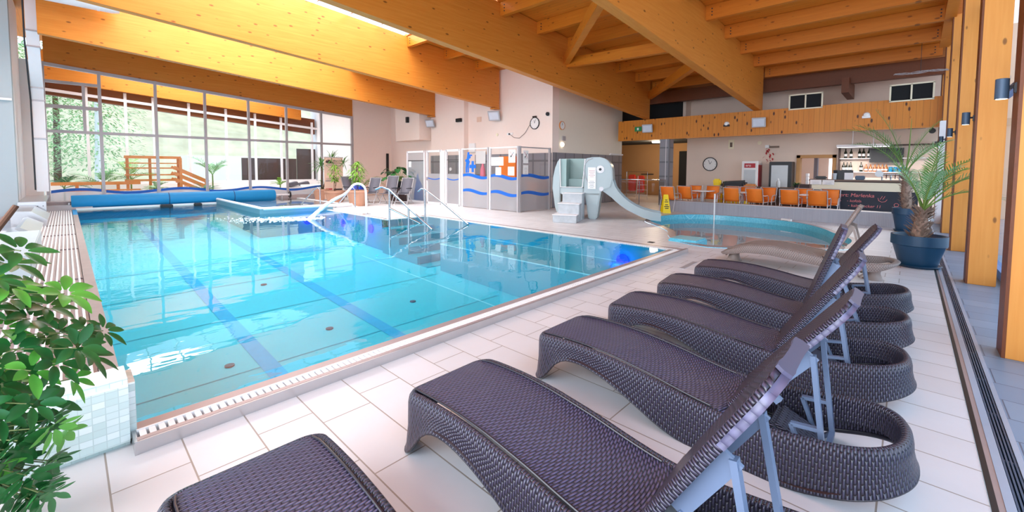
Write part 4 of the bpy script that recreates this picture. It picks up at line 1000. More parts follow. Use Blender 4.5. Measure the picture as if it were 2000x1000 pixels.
notice('paper_notice', 'small white notice low on the orange-board pane, right one', 'notice', .30, .30, (xf, 10.0, 1.26), R(-90), 3)
notice('paper_notice', 'clear sheet with print below the no diving sign on the side panel', 'notice', .26, .32, (X0+.34, 9.645, 1.30), 0, 4)
notice('paper_notice', 'small white notice on the blue frosted panel', 'notice', .2, .26, (xf, 16.2, 1.53), R(-90), 2)
o = MB().lathe([(.08, -.02), (.08, .02), (.03, .03)], 16, (0, 0, 0), 'X').build('wall_dispenser', 'white'); o.location = (12.35, 15.6, 1.45); tag(o, 'small round white dispenser seen through the narrow glass door', 'dispenser')
# ------------------------------------------------------------------ fittings on the walls
def clock(label, loc, rz, r, hands, dark=True, group=None):
    t = thing('wall_clock', label, 'clock', loc, rz, group)       # face looks along local -Y
    MB().lathe([(r*.92, -.03), (r*.92, 0)], 36, (0, 0, 0), 'Y').build('dial', 'paper', t)
    m_ = MB(); P = []
    for j in range(40):
        a = 2*PI*j/40; P.append([(rr*math.cos(a), y, rr*math.sin(a)) for rr, y in ((r*.88, -.032), (r*.9, -.045), (r, -.04), (r*1.0, 0))])
    m_.grid(P, closed_u=True).build('rim', 'black' if dark else 'rail_wood', t, smooth=True)
    m_ = MB()
    for a, l in hands: m_.bar((0, -.034, 0), (l*r*math.sin(a), -.034, l*r*math.cos(a)), r*.05, .004, (0, 1, 0))
    m_.build('hands', 'black', t); m_ = MB()
    for k in range(12): a = k*PI/6; m_.bar((.72*r*math.sin(a), -.032, .72*r*math.cos(a)), (.82*r*math.sin(a), -.032, .82*r*math.cos(a)), r*.03, .003, (0, 1, 0))
    m_.build('hour_marks', 'dark', t); return t
c1 = clock('large black rimmed clock with a hanging cable on the warm white wall', (12.7, 10.76, 3.27), R(-90), .235, ((-.25, .55), (.35, .7)))
B(-.09, -.06, .22, .09, 0, .28).build('top_box', 'black', c1)
clock('small cream clock on the wall around the corner from the large clock', (13.28, 9.9, 3.17), 0, .17, ((.3, .5), (-.1, .7)), dark=False)
clock('black rimmed clock on the beige bar wall', (20.0, 6.58, 1.74), R(-90), .31, ((-.35, .65), (.55, .45)))
t = thing('wall_socket', 'double socket with a cable below the large clock', 'socket', (12.7, 12.1, 2.92), R(-90))
B(-.16, -.03, -.04, .16, 0, .05).build('plate', 'white', t); B(-.06, -.05, -.03, .02, -.03, .03).build('plug', 'dark', t)
MB().tube([(.02, -.03, -.02), (.25, -.03, -.16), (.55, -.03, -.19), (.85, -.03, .0), (1.05, -.03, .25), (1.12, -.03, .32)], .008, 6).build('cable', 'dark', t)
t = thing('security_camera', 'dark dome camera right of the large clock', 'camera', (12.68, 10.08, 3.57), R(-90))
MB().lathe([(.085, 0), (.085, -.03)], 20, axis='Y').build('base', 'white', t); MB().lathe([(.075, -.03), (.07, -.09), (.04, -.13), (.0, -.14)], 20, axis='Y').build('dome', 'dark', t, smooth=True)
def flood(label, loc, rz, s=1.0, tilt=25, grey='alu'):
    t = thing('floodlight', label, 'floodlight', loc, rz, 'wall floodlights'); q = R(tilt)
    up_ = Vector((0, -math.sin(q), math.cos(q))); nn = Vector((0, -math.cos(q), -math.sin(q)))
    c = Vector((0, -.26*s, 0)); MB().obox(c, (.24*s, 0, 0), up_*.19*s, nn*.03).build('housing', grey, t, bevel=.01)
    MB().obox(c+nn*.032, (.19*s, 0, 0), up_*.14*s, nn*.006).build('lens', 'lampglass', t); MB().obox((0, -.12*s, -.02), (.03, 0, 0), (0, .13*s, 0), (0, 0, .02)).build('arm', 'gfx2', t)
    return t
flood('floodlight on the wall box above the leftmost cabin panel', (12.45, 17.1, 3.66), R(-68), 1.0)
flood('floodlight on the warm white wall left of the large clock', (12.7, 12.9, 3.70), R(-68), 1.1)
flood('floodlight on the boarded fascia beside the green exit sign', (17.2, 8.2, 3.22), R(-80), .9, 15)
flood('floodlight at the middle of the boarded fascia', (17.2, 4.0, 3.18), R(-85), .9, 15)
for lab, loc, sz in (('small black speaker on the wall box', (12.45+.0, 18.4, 3.75), (.16, .28)), ('small dark sensor box on the white pier', (12.45, 15.05, 3.68), (.34, .16))):
    o = B(-sz[0]/2, -.12, -sz[1]/2, sz[0]/2, 0, sz[1]/2).build('wall_box', 'black', bevel=.01); o.location = loc if 'sensor' in lab else (11.9, 18.4, 3.9); o.rotation_euler = (0, 0, R(-90)); tag(o, lab, 'wall box')
o = B(-.14, -.03, -.11, .14, 0, .11).build('wall_box', 'beige_p', bevel=.006); o.location = (12.7, 14.0, 3.66); o.rotation_euler = (0, 0, R(-90)); tag(o, 'beige cover plate on the wall right of the white pier', 'wall box')
o = B(-.2, -.1, -.2, .2, 0, .2).build('wall_box', 'white', bevel=.006); o.location = (12.7, 14.4, 2.42); o.rotation_euler = (0, 0, R(-90)); tag(o, 'white box on the wall just above the cross panel', 'wall box')
o = MB().lathe([(.06, -.03), (.06, 0)], 16, axis='X').build('wall_sensor', 'cream'); o.location = (12.69, 12.85, 2.93); tag(o, 'tiny cream round sensor left of the double socket', 'sensor')
o = B(-.1, -.05, -.09, .1, 0, .09).build('wall_box', 'alu', bevel=.01); o.location = (13.4, 9.9, 2.68); tag(o, 'grey switch box below the small cream clock', 'wall box')
o = MB().lathe([(.07, -.05), (.09, 0)], 16, axis='Y').build('night_light', 'spot'); o.location = (13.3, 9.88, 2.44); tag(o, 'small glowing wall light below the grey switch box', 'light')
o = B(-.08, -.015, 0, .08, 0, 1.1).build('dark_strip', 'black'); o.location = (12.45, 21.38, 1.2); tag(o, 'narrow black vertical strip on the far wall behind the monstera', 'strip')
# fascia fittings
t = thing('exit_sign', 'small green exit sign on the boarded fascia', 'sign', (17.2, 8.68, 3.24), R(-90)); B(-.16, -.03, -.1, .16, 0, .1).build('panel', 'green', t); B(-.05, -.034, -.05, .03, -.03, .05).build('pictogram', 'white', t)
for lab, y in (('white dome detector on the boarded fascia, nearer the floodlight', 5.1), ('white dome detector on the boarded fascia, nearer the posts', 1.06)):
    t = thing('detector', lab, 'detector', (17.2, y, 3.22), R(-90), 'dome detectors'); MB().lathe([(.09, 0), (.09, -.04), (.06, -.1), (0, -.11)], 16, axis='Y').build('dome', 'white', t, smooth=True); B(-.1, -.09, -.1, .1, 0, -.03).build('base', 'dark' if y > 3 else 'white', t)
for lab, y0, y1, z0 in (('twin dark wire screen in a pale frame above the fascia, left one', 3.11, 2.2, 3.57), ('twin dark wire screen in a pale frame above the fascia, right one', .53, -.40, 3.57)):
    t = thing('vent_screen', lab, 'screen', (17.19, y0, z0), R(-90), 'framed screens'); w = y0-y1; h = .48
    m_ = MB()
    for x in (0, w/2, w): m_.box(x-.02, -.03, 0, x+.02, .02, h)
    for z in (0, h): m_.box(-.02, -.03, z-.02, w+.02, .02, z+.02)
    m_.build('frame', 'cream', t); B(0, 0, 0, w, .01, h).build('mesh', 'darkroom', t)
t = thing('wire_ornament', 'tangled wire ornament hanging under the ceiling above the right screen', 'ornament', (16.9, -.1, 4.28))
random.seed(2); m_ = MB()
for k in range(4): m_.tube([(.1*k-.2, .55-.1*j+random.uniform(-.02, .02), .03*math.sin(j*.9+k)+.02*k) for j in range(12)], .009, 5)
m_.build('wires', 'alu', t); MB().tube([(0, 0, 0), (0, 0, .9)], .006, 5).build('hanger', 'dark', t)
o = B(0, 0, 0, .02, .14, .3).build('wall_plaque', 'cream'); o.location = (5.10, -.8, 2.42); tag(o, 'small cream plate on the timber post at the right edge', 'plate')
o = B(0, -.26, 0, .05, 0, 2.9).build('white_screen', 'alu_white'); o.location = (16.9, -.55, 0); tag(o, 'white door leaf beside the bar, behind the palm fronds', 'panel')

# ------------------------------------------------------------------ grey deck chairs by the far wall
def sling(t, mesh, frame, arms=True, h=1.05, w=.48, seat=.42, recl=.2):
    MB().grid([[(-w/2+.03, .02-recl*f, seat+.02+(h-seat-.03)*f-.03*math.sin(f*PI)), (w/2-.03, .02-recl*f, seat+.02+(h-seat-.03)*f-.03*math.sin(f*PI))] for f in [k/8 for k in range(9)]]).build('back_sling', mesh, t, smooth='all', solid=.012)
    MB().grid([[(-w/2+.03, .02+.46*f, seat+.01-.02*math.sin(f*PI)), (w/2-.03, .02+.46*f, seat+.01-.02*math.sin(f*PI))] for f in [k/6 for k in range(7)]]).build('seat_sling', mesh, t, smooth='all', solid=.012)
    for sx in (-1, 1):
        x = sx*w/2
        MB().tube([(x, -recl+.02, h), (x, .0, seat+.04), (x, .08, seat), (x, .48, seat)], .014, 8).build('side_rail', frame, t, smooth=True)
        if arms:
            MB().tube([(x, .44, 0), (x+.03*sx, .46, seat+.12), (x+.03*sx, .42, seat+.2), (x+.03*sx, .28, seat+.225), (x+.03*sx, .02, seat+.22), (x, -.08, seat+.24)], .014, 8).build('armrest', frame, t, smooth=True)
            MB().tube([(x, .02, seat+.1), (x, -.16, 0)], .014, 8).build('leg', frame, t, smooth=True)
        else:
            MB().tube([(x, .06, seat+.12), (x+.02*sx, .40, 0)], .015, 8).build('leg', frame, t, smooth=True); MB().tube([(x, .22, seat), (x+.02*sx, -.14, 0)], .015, 8).build('leg', frame, t, smooth=True)
            B(x-.03, -.06, seat+.22, x+.03, .34, seat+.25).build('armrest', 'dark', t)
    MB().tube([(-w/2, -recl+.02, h), (w/2, -recl+.02, h)], .014, 8).build('top_rail', frame, t); MB().tube([(-w/2, .36, .12), (w/2, .36, .12)], .012, 8).build('cross_rail', frame, t)
t0 = None
for k, (x, y, rz, lab, h) in enumerate(((9.05, 16.75, 118, 'grey sling deck chair behind the spout, left of three in a row', 1.06), (9.42, 15.95, 118, 'grey sling deck chair with the tallest back, middle of three in a row', 1.15), (9.72, 15.3, 118, 'grey sling deck chair below the monstera, next to the blue frosted panel', 1.07), (8.6, 18.0, 190, 'grey sling deck chair half hidden behind the tallest terracotta pot plant', 1.1))):
    t = thing('deck_chair', lab, 'chair', (x, y, 0), R(rz), 'grey deck chairs'); sling(t, 'grey_mesh', 'alu', False, h, .52, .42, .26)
o = B(-.2, -.35, 0, .2, .35, .6).build('brown_cabinet', 'brown', bevel=.01); o.location = (10.3, 16.75, 0); tag(o, 'dark brown cabinet behind the grey deck chairs', 'cabinet')
o = MB().lathe([(0, -.3), (.17, -.25), (.28, -.1), (.3, .05), (.24, .22), (.1, .3), (0, .32)], 20).build('navy_ball', 'navy', smooth=True); o.location = (8.55, 17.2, .5); tag(o, 'dark blue ball shape behind the deck chairs', 'ball')
# roll-up banner
t = thing('rollup_banner', 'beige roll-up banner with a dark skyline logo behind the pot plants', 'banner', (8.48, 19.3, 0))
B(-.43, -.02, .03, .43, 0, 1.96).build('sheet', 'beige_p', t); B(-.46, -.08, 0, .46, .08, .05).build('foot', 'alu', t); B(-.45, -.03, 1.95, .45, .01, 1.98).build('top_bar', 'alu', t)
text('CENTON', .105, 'dark', t, (-.05, -.022, 1.76), (R(90), 0, 0), 'lettering')
m_ = MB(); m_.prism([(-.36, 1.72), (-.36, 1.78), (-.31, 1.84), (-.28, 1.80), (-.25, 1.90), (-.23, 1.82), (-.19, 1.86), (-.14, 1.80), (-.05, 1.72), (.36, 1.69), (.36, 1.68), (-.3, 1.70)], 'Y', -.024, -.02); m_.build('skyline_logo', 'brown', t)
m_ = MB()
for z in (1.62, 1.58, 1.0, .95): m_.box(-.36, -.023, z, .30, -.02, z+.015)
m_.box(-.38, -.023, .86, .1, -.02, .92); m_.build('text_lines', 'rim', t)
m_ = MB(); m_.box(-.38, -.024, .48, -.08, -.02, .54); m_.build('red_logos', 'red', t); m_ = MB(); m_.box(-.02, -.024, .46, .38, -.02, .52); m_.build('dark_logos', 'dark', t)

# ------------------------------------------------------------------ plants
def leaf(m_, base, d, up_, L, Wd, droop=.15, n=4):
    d = Vector(d).normalized(); s = d.cross(Vector(up_)); s = s.normalized() if s.length > 1e-3 else Vector((1, 0, 0)); nn = s.cross(d)
    P = []
    for i in range(n+1):
        f = i/n; c = Vector(base)+d*L*f-nn*0-Vector((0, 0, 1))*droop*L*f*f; w = Wd*.5*max(.04, math.sin(PI*min(1, f*.93+.05))**.8)
        P.append([c-s*w+nn*w*.25, c, c+s*w+nn*w*.25])
    m_.grid(P)
def pot(t, r0, r1, h, mat, rim=.05, soil=True, saucer=True):
    MB().lathe([(r0*.98, 0), (r0, .01), (r1*.93, h-rim*1.6), (r1, h-rim*1.5), (r1, h), (r1-.03, h), (r1-.05, h-.07)], 32).build('pot', mat, t, smooth=True)
    if soil: MB().lathe([(r1-.05, h-.09), (r1-.05, h-.065)], 24).build('soil', 'soil', t)
    if saucer: MB().lathe([(r0*1.1, 0), (r0*1.28, .035), (r0*1.25, .04), (r0*1.0, .02)], 28).build('saucer', mat, t, smooth=True)
def frond(fm, sm_, base, az, el0, L, n=26, ll=.34, droop=.9, w=.016):
    # pinnate frond: arching rachis with two rows of narrow leaflets
    p = Vector(base); el = el0; pts = [p.copy()]; dirs = []
    st = L/n
    for i in range(n):
        d = Vector((math.cos(az)*math.cos(el), math.sin(az)*math.cos(el), math.sin(el))); p = p+d*st; pts.append(p.copy()); dirs.append(d); el -= droop/n*(.4+1.2*i/n)
    sm_.tube(pts, [.011*(1-.8*i/n)+.002 for i in range(n+1)], 5)
    for i in range(int(n*.22), n):
        d = dirs[i]; s = d.cross(Vector((0, 0, 1))).normalized(); u = s.cross(d); f = (i-n*.22)/(n*.78); l = ll*(math.sin(PI*(.2+.75*f))**.7)
        for sg in (-1, 1):
            q = (d*.75+s*sg*.75+u*random.uniform(.1, .4)).normalized(); leaf(fm, pts[i+1], q, u, l*random.uniform(.85, 1.1), w*.95, .18, 3)
def palm(name, label, loc, pr, fr, trunk_h, seed, lean=(0, 0), mat='frond'):
    t = thing(name, label, 'palm', loc, group='potted palms'); random.seed(seed); pot(t, *pr, 'pot_blue', .1)
    h0 = pr[2]-.08; top = Vector((lean[0], lean[1], h0+trunk_h))
    m_ = MB(); pts = [Vector((lean[0]*f, lean[1]*f, h0+trunk_h*f)) for f in (0, .25, .5, .75, 1)]
    m_.tube(pts, [.08, .10, .095, .075, .04], 12); m_.build('trunk', 'trunk', t, smooth=True)
    m_ = MB()
    for k in range(190):
        f = random.random()**.8; a = random.random()*6.28; c = pts[0].lerp(pts[-1], f); r = .085*(1-.4*f); b = c+Vector((math.cos(a)*r, math.sin(a)*r, 0))
        leaf(m_, b, (math.cos(a)*.8, math.sin(a)*.8, .7), (0, 0, 1), random.uniform(.08, .17), .042, -.05, 2)
    m_.build('leaf_bases', 'trunk', t)
    a_ = MB(); b_ = MB(); s_ = MB()
    for k, (az, el, L, ll, dr) in enumerate(fr): frond(a_ if k % 2 == 0 else b_, s_, top+Vector((random.uniform(-.03, .03), random.uniform(-.03, .03), 0)), R(az), R(el), L, 26, ll, dr)
    s_.build('frond_stems', 'stem', t, smooth=True); a_.build('fronds', 'frond', t); b_.build('fronds_pale', 'frond2', t)
    return t
# view direction in plan is about 43 degrees from the Y axis: left in the picture is +Y, right is -Y and +X
palm('potted_palm', 'larger potted palm with a shaggy trunk in a wide petrol blue pot by the drain', (9.12, -.14, 0), (.22, .33, .50), [(300, 72, 1.0, .22, .9), (290, 58, 1.05, .25, .9), (330, 80, .95, .22, .5), (120, 76, .85, .22, .7), (270, 66, .9, .24, 1.3), (60, 72, .8, .2, .8), (315, 64, 1.0, .25, 1.0), (200, 72, .75, .2, .8), (280, 50, .95, .24, 1.7), (10, 68, .85, .22, .9), (310, 84, 1.05, .2, .3), (240, 74, .8, .2, .7)], .46, 4, (.03, -.03))
t = palm('potted_palm', 'second potted palm in a dark blue pot behind the larger one', (14.2, .02, 0), (.19, .28, .58), [(118, 66, 1.9, .36, 1.35), (100, 80, 1.7, .34, .5), (80, 74, 1.4, .32, .8), (300, 62, 1.4, .34, 1.1), (270, 78, 1.4, .32, .6), (330, 58, 1.3, .32, 1.0), (130, 55, 1.5, .34, 1.2), (240, 60, 1.2, .3, .9), (110, 72, 1.6, .34, 1.0)], .92, 7, (.0, .06))
m_ = MB(); m_.tube([(.0, .06, 1.4), (-.1, .02, 2.0), (-.15, .0, 2.75)], [.02, .015, .004], 6); m_.build('new_spear', 'stem', t)
# umbrella plant close to the camera
t = thing('umbrella_plant', 'glossy green umbrella plant close to the camera at the left edge', 'plant', (-.43, 2.55, 0)); random.seed(11)
pot(t, .17, .215, .36, 'pot_grey', .05)
WH = [(-0.019, 2.433, 0.991), (-0.116, 2.54, 0.887), (-0.038, 2.479, 0.825), (0.024, 2.561, 0.794), (0.091, 2.569, 0.773), (-0.05, 2.373, 0.737), (-0.114, 2.355, 0.737), (0.046, 2.643, 0.648), (-0.156, 2.441, 0.804), (-0.098, 2.432, 0.611), (-0.166, 2.698, 0.414), (-0.079, 2.515, 0.465), (-0.051, 2.643, 0.342), (-0.172, 2.517, 0.351), (-0.102, 2.574, 0.267), (-0.133, 2.403, 0.283), (-0.199, 2.572, 0.18), (-0.187, 2.654, 0.955), (-0.188, 2.533, 0.871), (-0.198, 2.609, 0.604), (-0.199, 2.585, 0.534), (-0.123, 2.372, 1.187), (-0.167, 2.615, 1.107), (-0.073, 2.557, 0.921), (-0.158, 2.455, 1.043), (0.007, 2.361, 0.783), (-0.09, 2.653, 0.725), (-0.118, 2.515, 0.439), (-0.194, 2.602, 0.307), (-0.153, 2.658, 0.569), (-0.012, 2.6, 0.581), (-0.195, 2.672, 0.666)]
for k in range(34): WH.append((random.uniform(-.34, -.11), random.uniform(2.35, 2.75), random.uniform(.2, 1.1)))
for k in range(18): WH.append((random.uniform(-.24, -.06), random.uniform(2.3, 2.55), random.uniform(.16, .7)))
la = MB(); lb = MB(); sm_ = MB(); O = Vector((-.43, 2.55, 0))
tips = []
for k, w in enumerate(WH):
    c = Vector(w)-O; hub = Vector((.12, -.02, .55+.5*max(0, min(1, (w[2]-.3))))); out = (c-Vector((0, 0, .55))); out = (out.normalized()*.6+Vector((.25, -.45, .45))).normalized()
    if w[2] < .5: out = (out+Vector((0, -.3, -.9))).normalized()
    st_ = Vector((.04+.1*max(0, min(1, c.z-.2)), 0, max(.3, min(1.1, c.z-.12)))); mid = (st_+c)/2+Vector((0, 0, .08)); sm_.tube([st_, mid, c], [.004, .003, .0022], 6)
    s1 = out.cross(Vector((.3, .2, 1))).normalized(); s2 = out.cross(s1); n = random.choice((6, 7, 7, 8)); big = random.uniform(.8, 1.15)*(1 if w[2] > .5 else .9); ph = random.random()*6
    for j in range(n):
        a = ph+2*PI*j/n; d = (s1*math.cos(a)+s2*math.sin(a)+out*random.uniform(.05, .45)); ped = c+d.normalized()*.018
        leaf(lb if (k % 6 == 0) else la, ped, d, out, random.uniform(.07, .095)*big, random.uniform(.034, .042)*big, random.uniform(.1, .4), 6)
la.build('leaves', 'leaf', t, smooth='all'); lb.build('young_leaves', 'leaf2', t, smooth='all')
bk = MB()
for a, b, c_ in (((0, 0, .28), (.03, .0, .8), (.10, -.02, 1.15)), ((.03, .03, .28), (.0, .0, .7), (-.05, 0, 1.1)), ((.10, -.02, 1.15), (.2, -.0, 1.18), (.29, .05, 1.34))): bk.tube([a, b, c_], [.014, .012, .010], 8)
bk.build('main_stem', 'bark', t, smooth=True); sm_.build('stems', 'dark_stem', t, smooth=True)
# terracotta pots by the whirlpool
def potted(name, label, loc, pr, build, group='terracotta pot plants', mat='terra'):
    t = thing(name, label, 'plant', loc, group=group); pot(t, *pr, mat, .05, True, False); build(t, pr[2]); return t
def yucca(t, h):
    random.seed(21); m_ = MB(); s_ = MB(); s_.tube([(0, 0, h-.06), (.02, 0, 1.3), (0, 0, 1.55)], [.035, .03, .025], 8); s_.tube([(.05, 0, h-.06), (.3, -.1, 1.5), (.42, -.12, 1.75)], [.03, .025, .02], 8)
    for c, n in (((0, 0, 1.6), 60), ((.44, -.12, 1.85), 50), ((.9, -.3, 1.7), 24)):
        for k in range(n):
            a = random.random()*6.28; e = random.uniform(-.5, 1.2); leaf(m_, Vector(c)+Vector((0, 0, random.uniform(-.12, .1))), (math.cos(a)*math.cos(e), math.sin(a)*math.cos(e), math.sin(e)), (0, 0, 1), random.uniform(.5, .75), .035, .25, 4)
    for k in range(30):
        a = random.random()*6.28; leaf(m_, (.0, 0, random.uniform(.5, .9)), (math.cos(a), math.sin(a), .5), (0, 0, 1), random.uniform(.15, .3), .05, .3, 3)
    s_.build('stems', 'stump', t, smooth=True); m_.build('leaves', 'frond', t)
def bushy(seed, zs, rad, n, mat='leaf_pale', L=.12):
    def f(t, h):
        random.seed(seed); m_ = MB(); s_ = MB()
        for k in range(3): s_.tube([(random.uniform(-.05, .05), random.uniform(-.05, .05), h-.06), (random.uniform(-.1, .1), random.uniform(-.1, .1), zs[0]), (random.uniform(-.1, .1), 0, zs[1]-.1)], [.012, .009, .006], 6)
        for k in range(n):
            a = random.random()*6.28; z = random.uniform(*zs); r = rad*random.random()**.5*math.sin(PI*min(.95, max(.15, (z-zs[0])/(zs[1]-zs[0])))); leaf(m_, (r*math.cos(a), r*math.sin(a), z), (math.cos(a), math.sin(a), random.uniform(-.9, .1)), (0, 0, 1), L*random.uniform(.7, 1.3), L*.35, .3, 3)
        s_.build('stems', 'bark', t); m_.build('foliage', mat, t)
    return f
potted('yucca_plant', 'tall yucca in a terracotta pot in front of the tall window', (8.05, 19.6, 0), (.27, .38, .52), yucca)
potted('ficus_plant', 'slim pale green tree in the middle terracotta pot, in front of the banner', (8.0, 18.1, 0), (.3, .44, .5), bushy(31, (.9, 1.65), .26, 190))
potted('ficus_plant', 'fuller bright green tree in the nearest terracotta pot', (7.85, 15.75, 0), (.28, .42, .62), bushy(32, (.85, 1.75), .33, 300, 'leaf_pale', .13))
def spindly(t, h):
    random.seed(41); m_ = MB(); s_ = MB()
    for az, e, L in ((100, 82, 1.5), (330, 60, 1.1), (350, 50, 1.3), (20, 45, 1.0), (150, 60, .9), (200, 50, 1.0), (310, 40, 1.2)): frond(m_, s_, (0, 0, h), R(az), R(e), L, 20, .3, 1.4, .02)
    s_.build('frond_stems', 'stem', t); m_.build('fronds', 'stem', t)
potted('areca_palm', 'drooping brownish palm in front of the far wall behind the deck chairs', (9.6, 18.9, 0), (.22, .3, .5), spindly)
t = thing('monstera_plant', 'dark monstera in a black pot on the cabinet behind the deck chairs', 'plant', (10.3, 16.75, .6), group='far wall plants'); pot(t, .16, .2, .3, 'black', .04, True, False)
random.seed(44); m_ = MB(); s_ = MB()
for k in range(34):
    a = random.random()*6.28; r = random.uniform(.15, .75); z = random.uniform(.35, .95); b = Vector((r*math.cos(a), r*math.sin(a), z)); s_.tube([(0, 0, .25), b*.6+Vector((0, 0, .15)), b], .007, 5); leaf(m_, b, (math.cos(a), math.sin(a), -.4), (0, 0, 1), random.uniform(.22, .32), .24, .3, 4)
s_.build('stems', 'stem', t); m_.build('leaves', 'leaf', t, smooth='all')

# ------------------------------------------------------------------ garden room behind the window
def bench_rail(name, label, x0, x1, y, zs, posts):
    t = thing(name, label, 'railing', (x0, y, 0), group='orange timber railings')
    for z, hgt in zs: B(0, -.03, z, x1-x0, .03, z+hgt).build('rail_board', 'rail_wood', t)
    for x in posts: B(x-x0-.05, .03, 0, x-x0+.05, .1, zs[0][0]+zs[0][1]).build('post', 'rail_wood', t)
    return t
bench_rail('timber_railing', 'low orange timber rail behind the left window bays', -.4, 2.2, 24.0, ((.74, .13), (.48, .07)), (.3, 1.5))
bench_rail('timber_railing', 'tall orange slatted railing behind the second window bay', 1.75, 3.7, 24.6, ((1.85, .12), (1.62, .05), (1.4, .06), (1.1, .06), (.85, .09)), (1.85, 2.6, 3.6))
t = thing('timber_stair', 'orange timber stair rails slanting down behind the third window bay', 'stair', (3.4, 24.4, 0))
for dy in (0, .7):
    for dz in (0, .27, .54): MB().bar((0, dy, .95+dz), (1.3, dy, .25+dz), .04, .12).build('slanting_rail', 'rail_wood', t)
for k in range(4): B(.15+.3*k, 0, .75-.18*k, .42+.3*k, .7, .79-.18*k).build('step', 'rail_wood', t)
B(.2, -.03, 0, .3, .05, 1.9).build('post', 'rail_wood', t); B(1.15, -.03, 0, 1.25, .05, .9).build('post', 'rail_wood', t)
o = B(0, 0, 0, 2.2, .4, .08).build('garden_bench', 'rim'); o.location = (1.9, 23.4, .42); tag(o, 'pale bench top behind the second window bay', 'bench')
wt_ = thing('white_planter', 'long white curved planter wall in the garden room', 'planter', (3.9, 22.7, 0))
P = []
for i in range(40):
    f = i/39; x = -3.4+8.2*f; h = .42+.10*math.sin(f*13)+(.15 if f > .75 else 0); P.append([(x, 0, 0), (x, -.03, h*.6), (x, .02, h), (x, .3, h), (x, .35, 0)])
MB().grid(P).build('wall', 'white_wall', wt_, smooth=True)
for lab, x in (('dark grey cushion on the white planter, left one', 7.95), ('dark grey cushion on the white planter, right one', 8.5)):
    o = MB().obox((0, 0, 0), (.22, .02, .05), (0, .2, 0), (-.03, 0, .1)).build('cushion', 'grey_mesh', bevel=.03); o.location = (x, 22.9, .64); tag(o, lab, 'cushion', 'grey cushions')
tub = thing('white_tub', 'white flared tub wall beside the yucca, behind the window', 'tub', (8.6, 22.2, 0))
P = []
for i in range(24):
    a = -.4+2.6*i/23; rr = .9; P.append([(rr*.5*math.cos(a), rr*.7*math.sin(a)-.6, 0), (rr*.62*math.cos(a), rr*.75*math.sin(a)-.6, .3), (rr*.95*math.cos(a), rr*.9*math.sin(a)-.6, .62)])
MB().grid(P).build('wall', 'white_wall', tub, smooth='all', solid=.05)
o = B(-.75, -.15, 0, .75, .2, .24).build('stone_step', 'rim', bevel=.01); o.location = (7.4, 20.75, .0); tag(o, 'brown stone step right of the blue cover roll', 'step')
def gplant(label, loc, seed, n, L, mat, h, group='garden room plants', name='garden_plant'):
    random.seed(seed); t = thing(name, label, 'plant', loc, group=group); m_ = MB(); s_ = MB(); s_.tube([(0, 0, 0), (0, 0, h)], .03, 6)
    for k in range(n): frond(m_, s_, (0, 0, h), R(360*k/n+random.uniform(-15, 15)), R(random.uniform(15, 75)), L*random.uniform(.7, 1.1), 14, L*.35, 1.0, .03)
    s_.build('stems', 'stem', t); m_.build('fronds', mat, t)
gplant('feathery green palm behind the first window mullion', (1.05, 24.75, 0), 51, 12, 1.05, 'frond', .7)
gplant('arching dark palm at the left end of the garden room', (-.05, 24.9, 0), 52, 9, .8, 'leaf', .6)
gplant('leaning pale palm behind the second window bay', (2.0, 25.2, 0), 53, 10, 1.1, 'leaf_pale', .9)
gplant('small grey green fan plant in front of the timber rails', (2.7, 23.9, 0), 54, 12, .55, 'frond2', .5)
gplant('slender palm behind the fourth window bay', (4.9, 24.6, 0), 55, 10, 1.2, 'frond', 1.1)
gplant('low dark plant behind the fourth window bay', (4.4, 23.6, 0), 56, 12, .7, 'leaf', .3)
gplant('small potted fern in the garden room sill', (7.4, 23.0, .3), 57, 10, .45, 'leaf_pale', .3)
o = B(0, 0, 0, 2.8, .1, 1.3).build('brown_screen', 'brown'); o.location = (6.6, 26.4, .7); tag(o, 'brown wicker screen outside behind the sixth window bay', 'screen')
o = B(0, 0, 0, 1.2, .1, 1.9).build('brown_screen', 'brown'); o.location = (9.45, 26.42, .7); tag(o, 'tall brown panel outside behind the seventh window bay', 'screen')
o = B(0, 0, 0, 9, 5, 3.0).build('garden_house', 'cream'); o.location = (8, 50, -.4); tag(o, 'pale building far outside behind the middle window bays', 'building')
for k, (x, y, h, r) in enumerate(((-2.2, 37, 9, 2.4), (1.5, 39, 10, 2.6), (-7, 42, 11, 3.2), (-.4, 45, 12, 3))):
    t = thing('garden_tree', 'pale green tree outside the tall window, %s from the left' % ORD[(1, 3, 0, 2)[k]], 'tree', (x, y, -.4), group='trees outside'); random.seed(60+k)
    MB().tube([(0, 0, 0), (.1, 0, h*.5), (0, 0, h*.9)], [.22, .16, .05], 8).build('trunk', 'alu_white' if k == 1 else 'stump', t); m_ = MB()
    for q in range(2400):
        a = random.random()*6.28; z = h*(.16+.84*random.random()); rr = r*random.random()**.5*(1-((z/h-.45)/.62)**2)**.5 if abs(z/h-.45) < .6 else .2
        leaf(m_, (rr*math.cos(a), rr*math.sin(a), z), (math.cos(a), math.sin(a), random.uniform(-.8, .5)), (0, 0, 1), random.uniform(.14, .3), .12, .2, 2)
    m_.build('foliage', 'tree', t)
hill = MB(); P = []
for i in range(25):
    x = -60+6*i; P.append([(x, 60, -1), (x, 66, 5+2*math.sin(i*.7)), (x, 80, 13+3*math.sin(i*.5)), (x, 100, 20)])
hill.grid(P).build('hill', 'gravel', smooth='all', kind='structure')

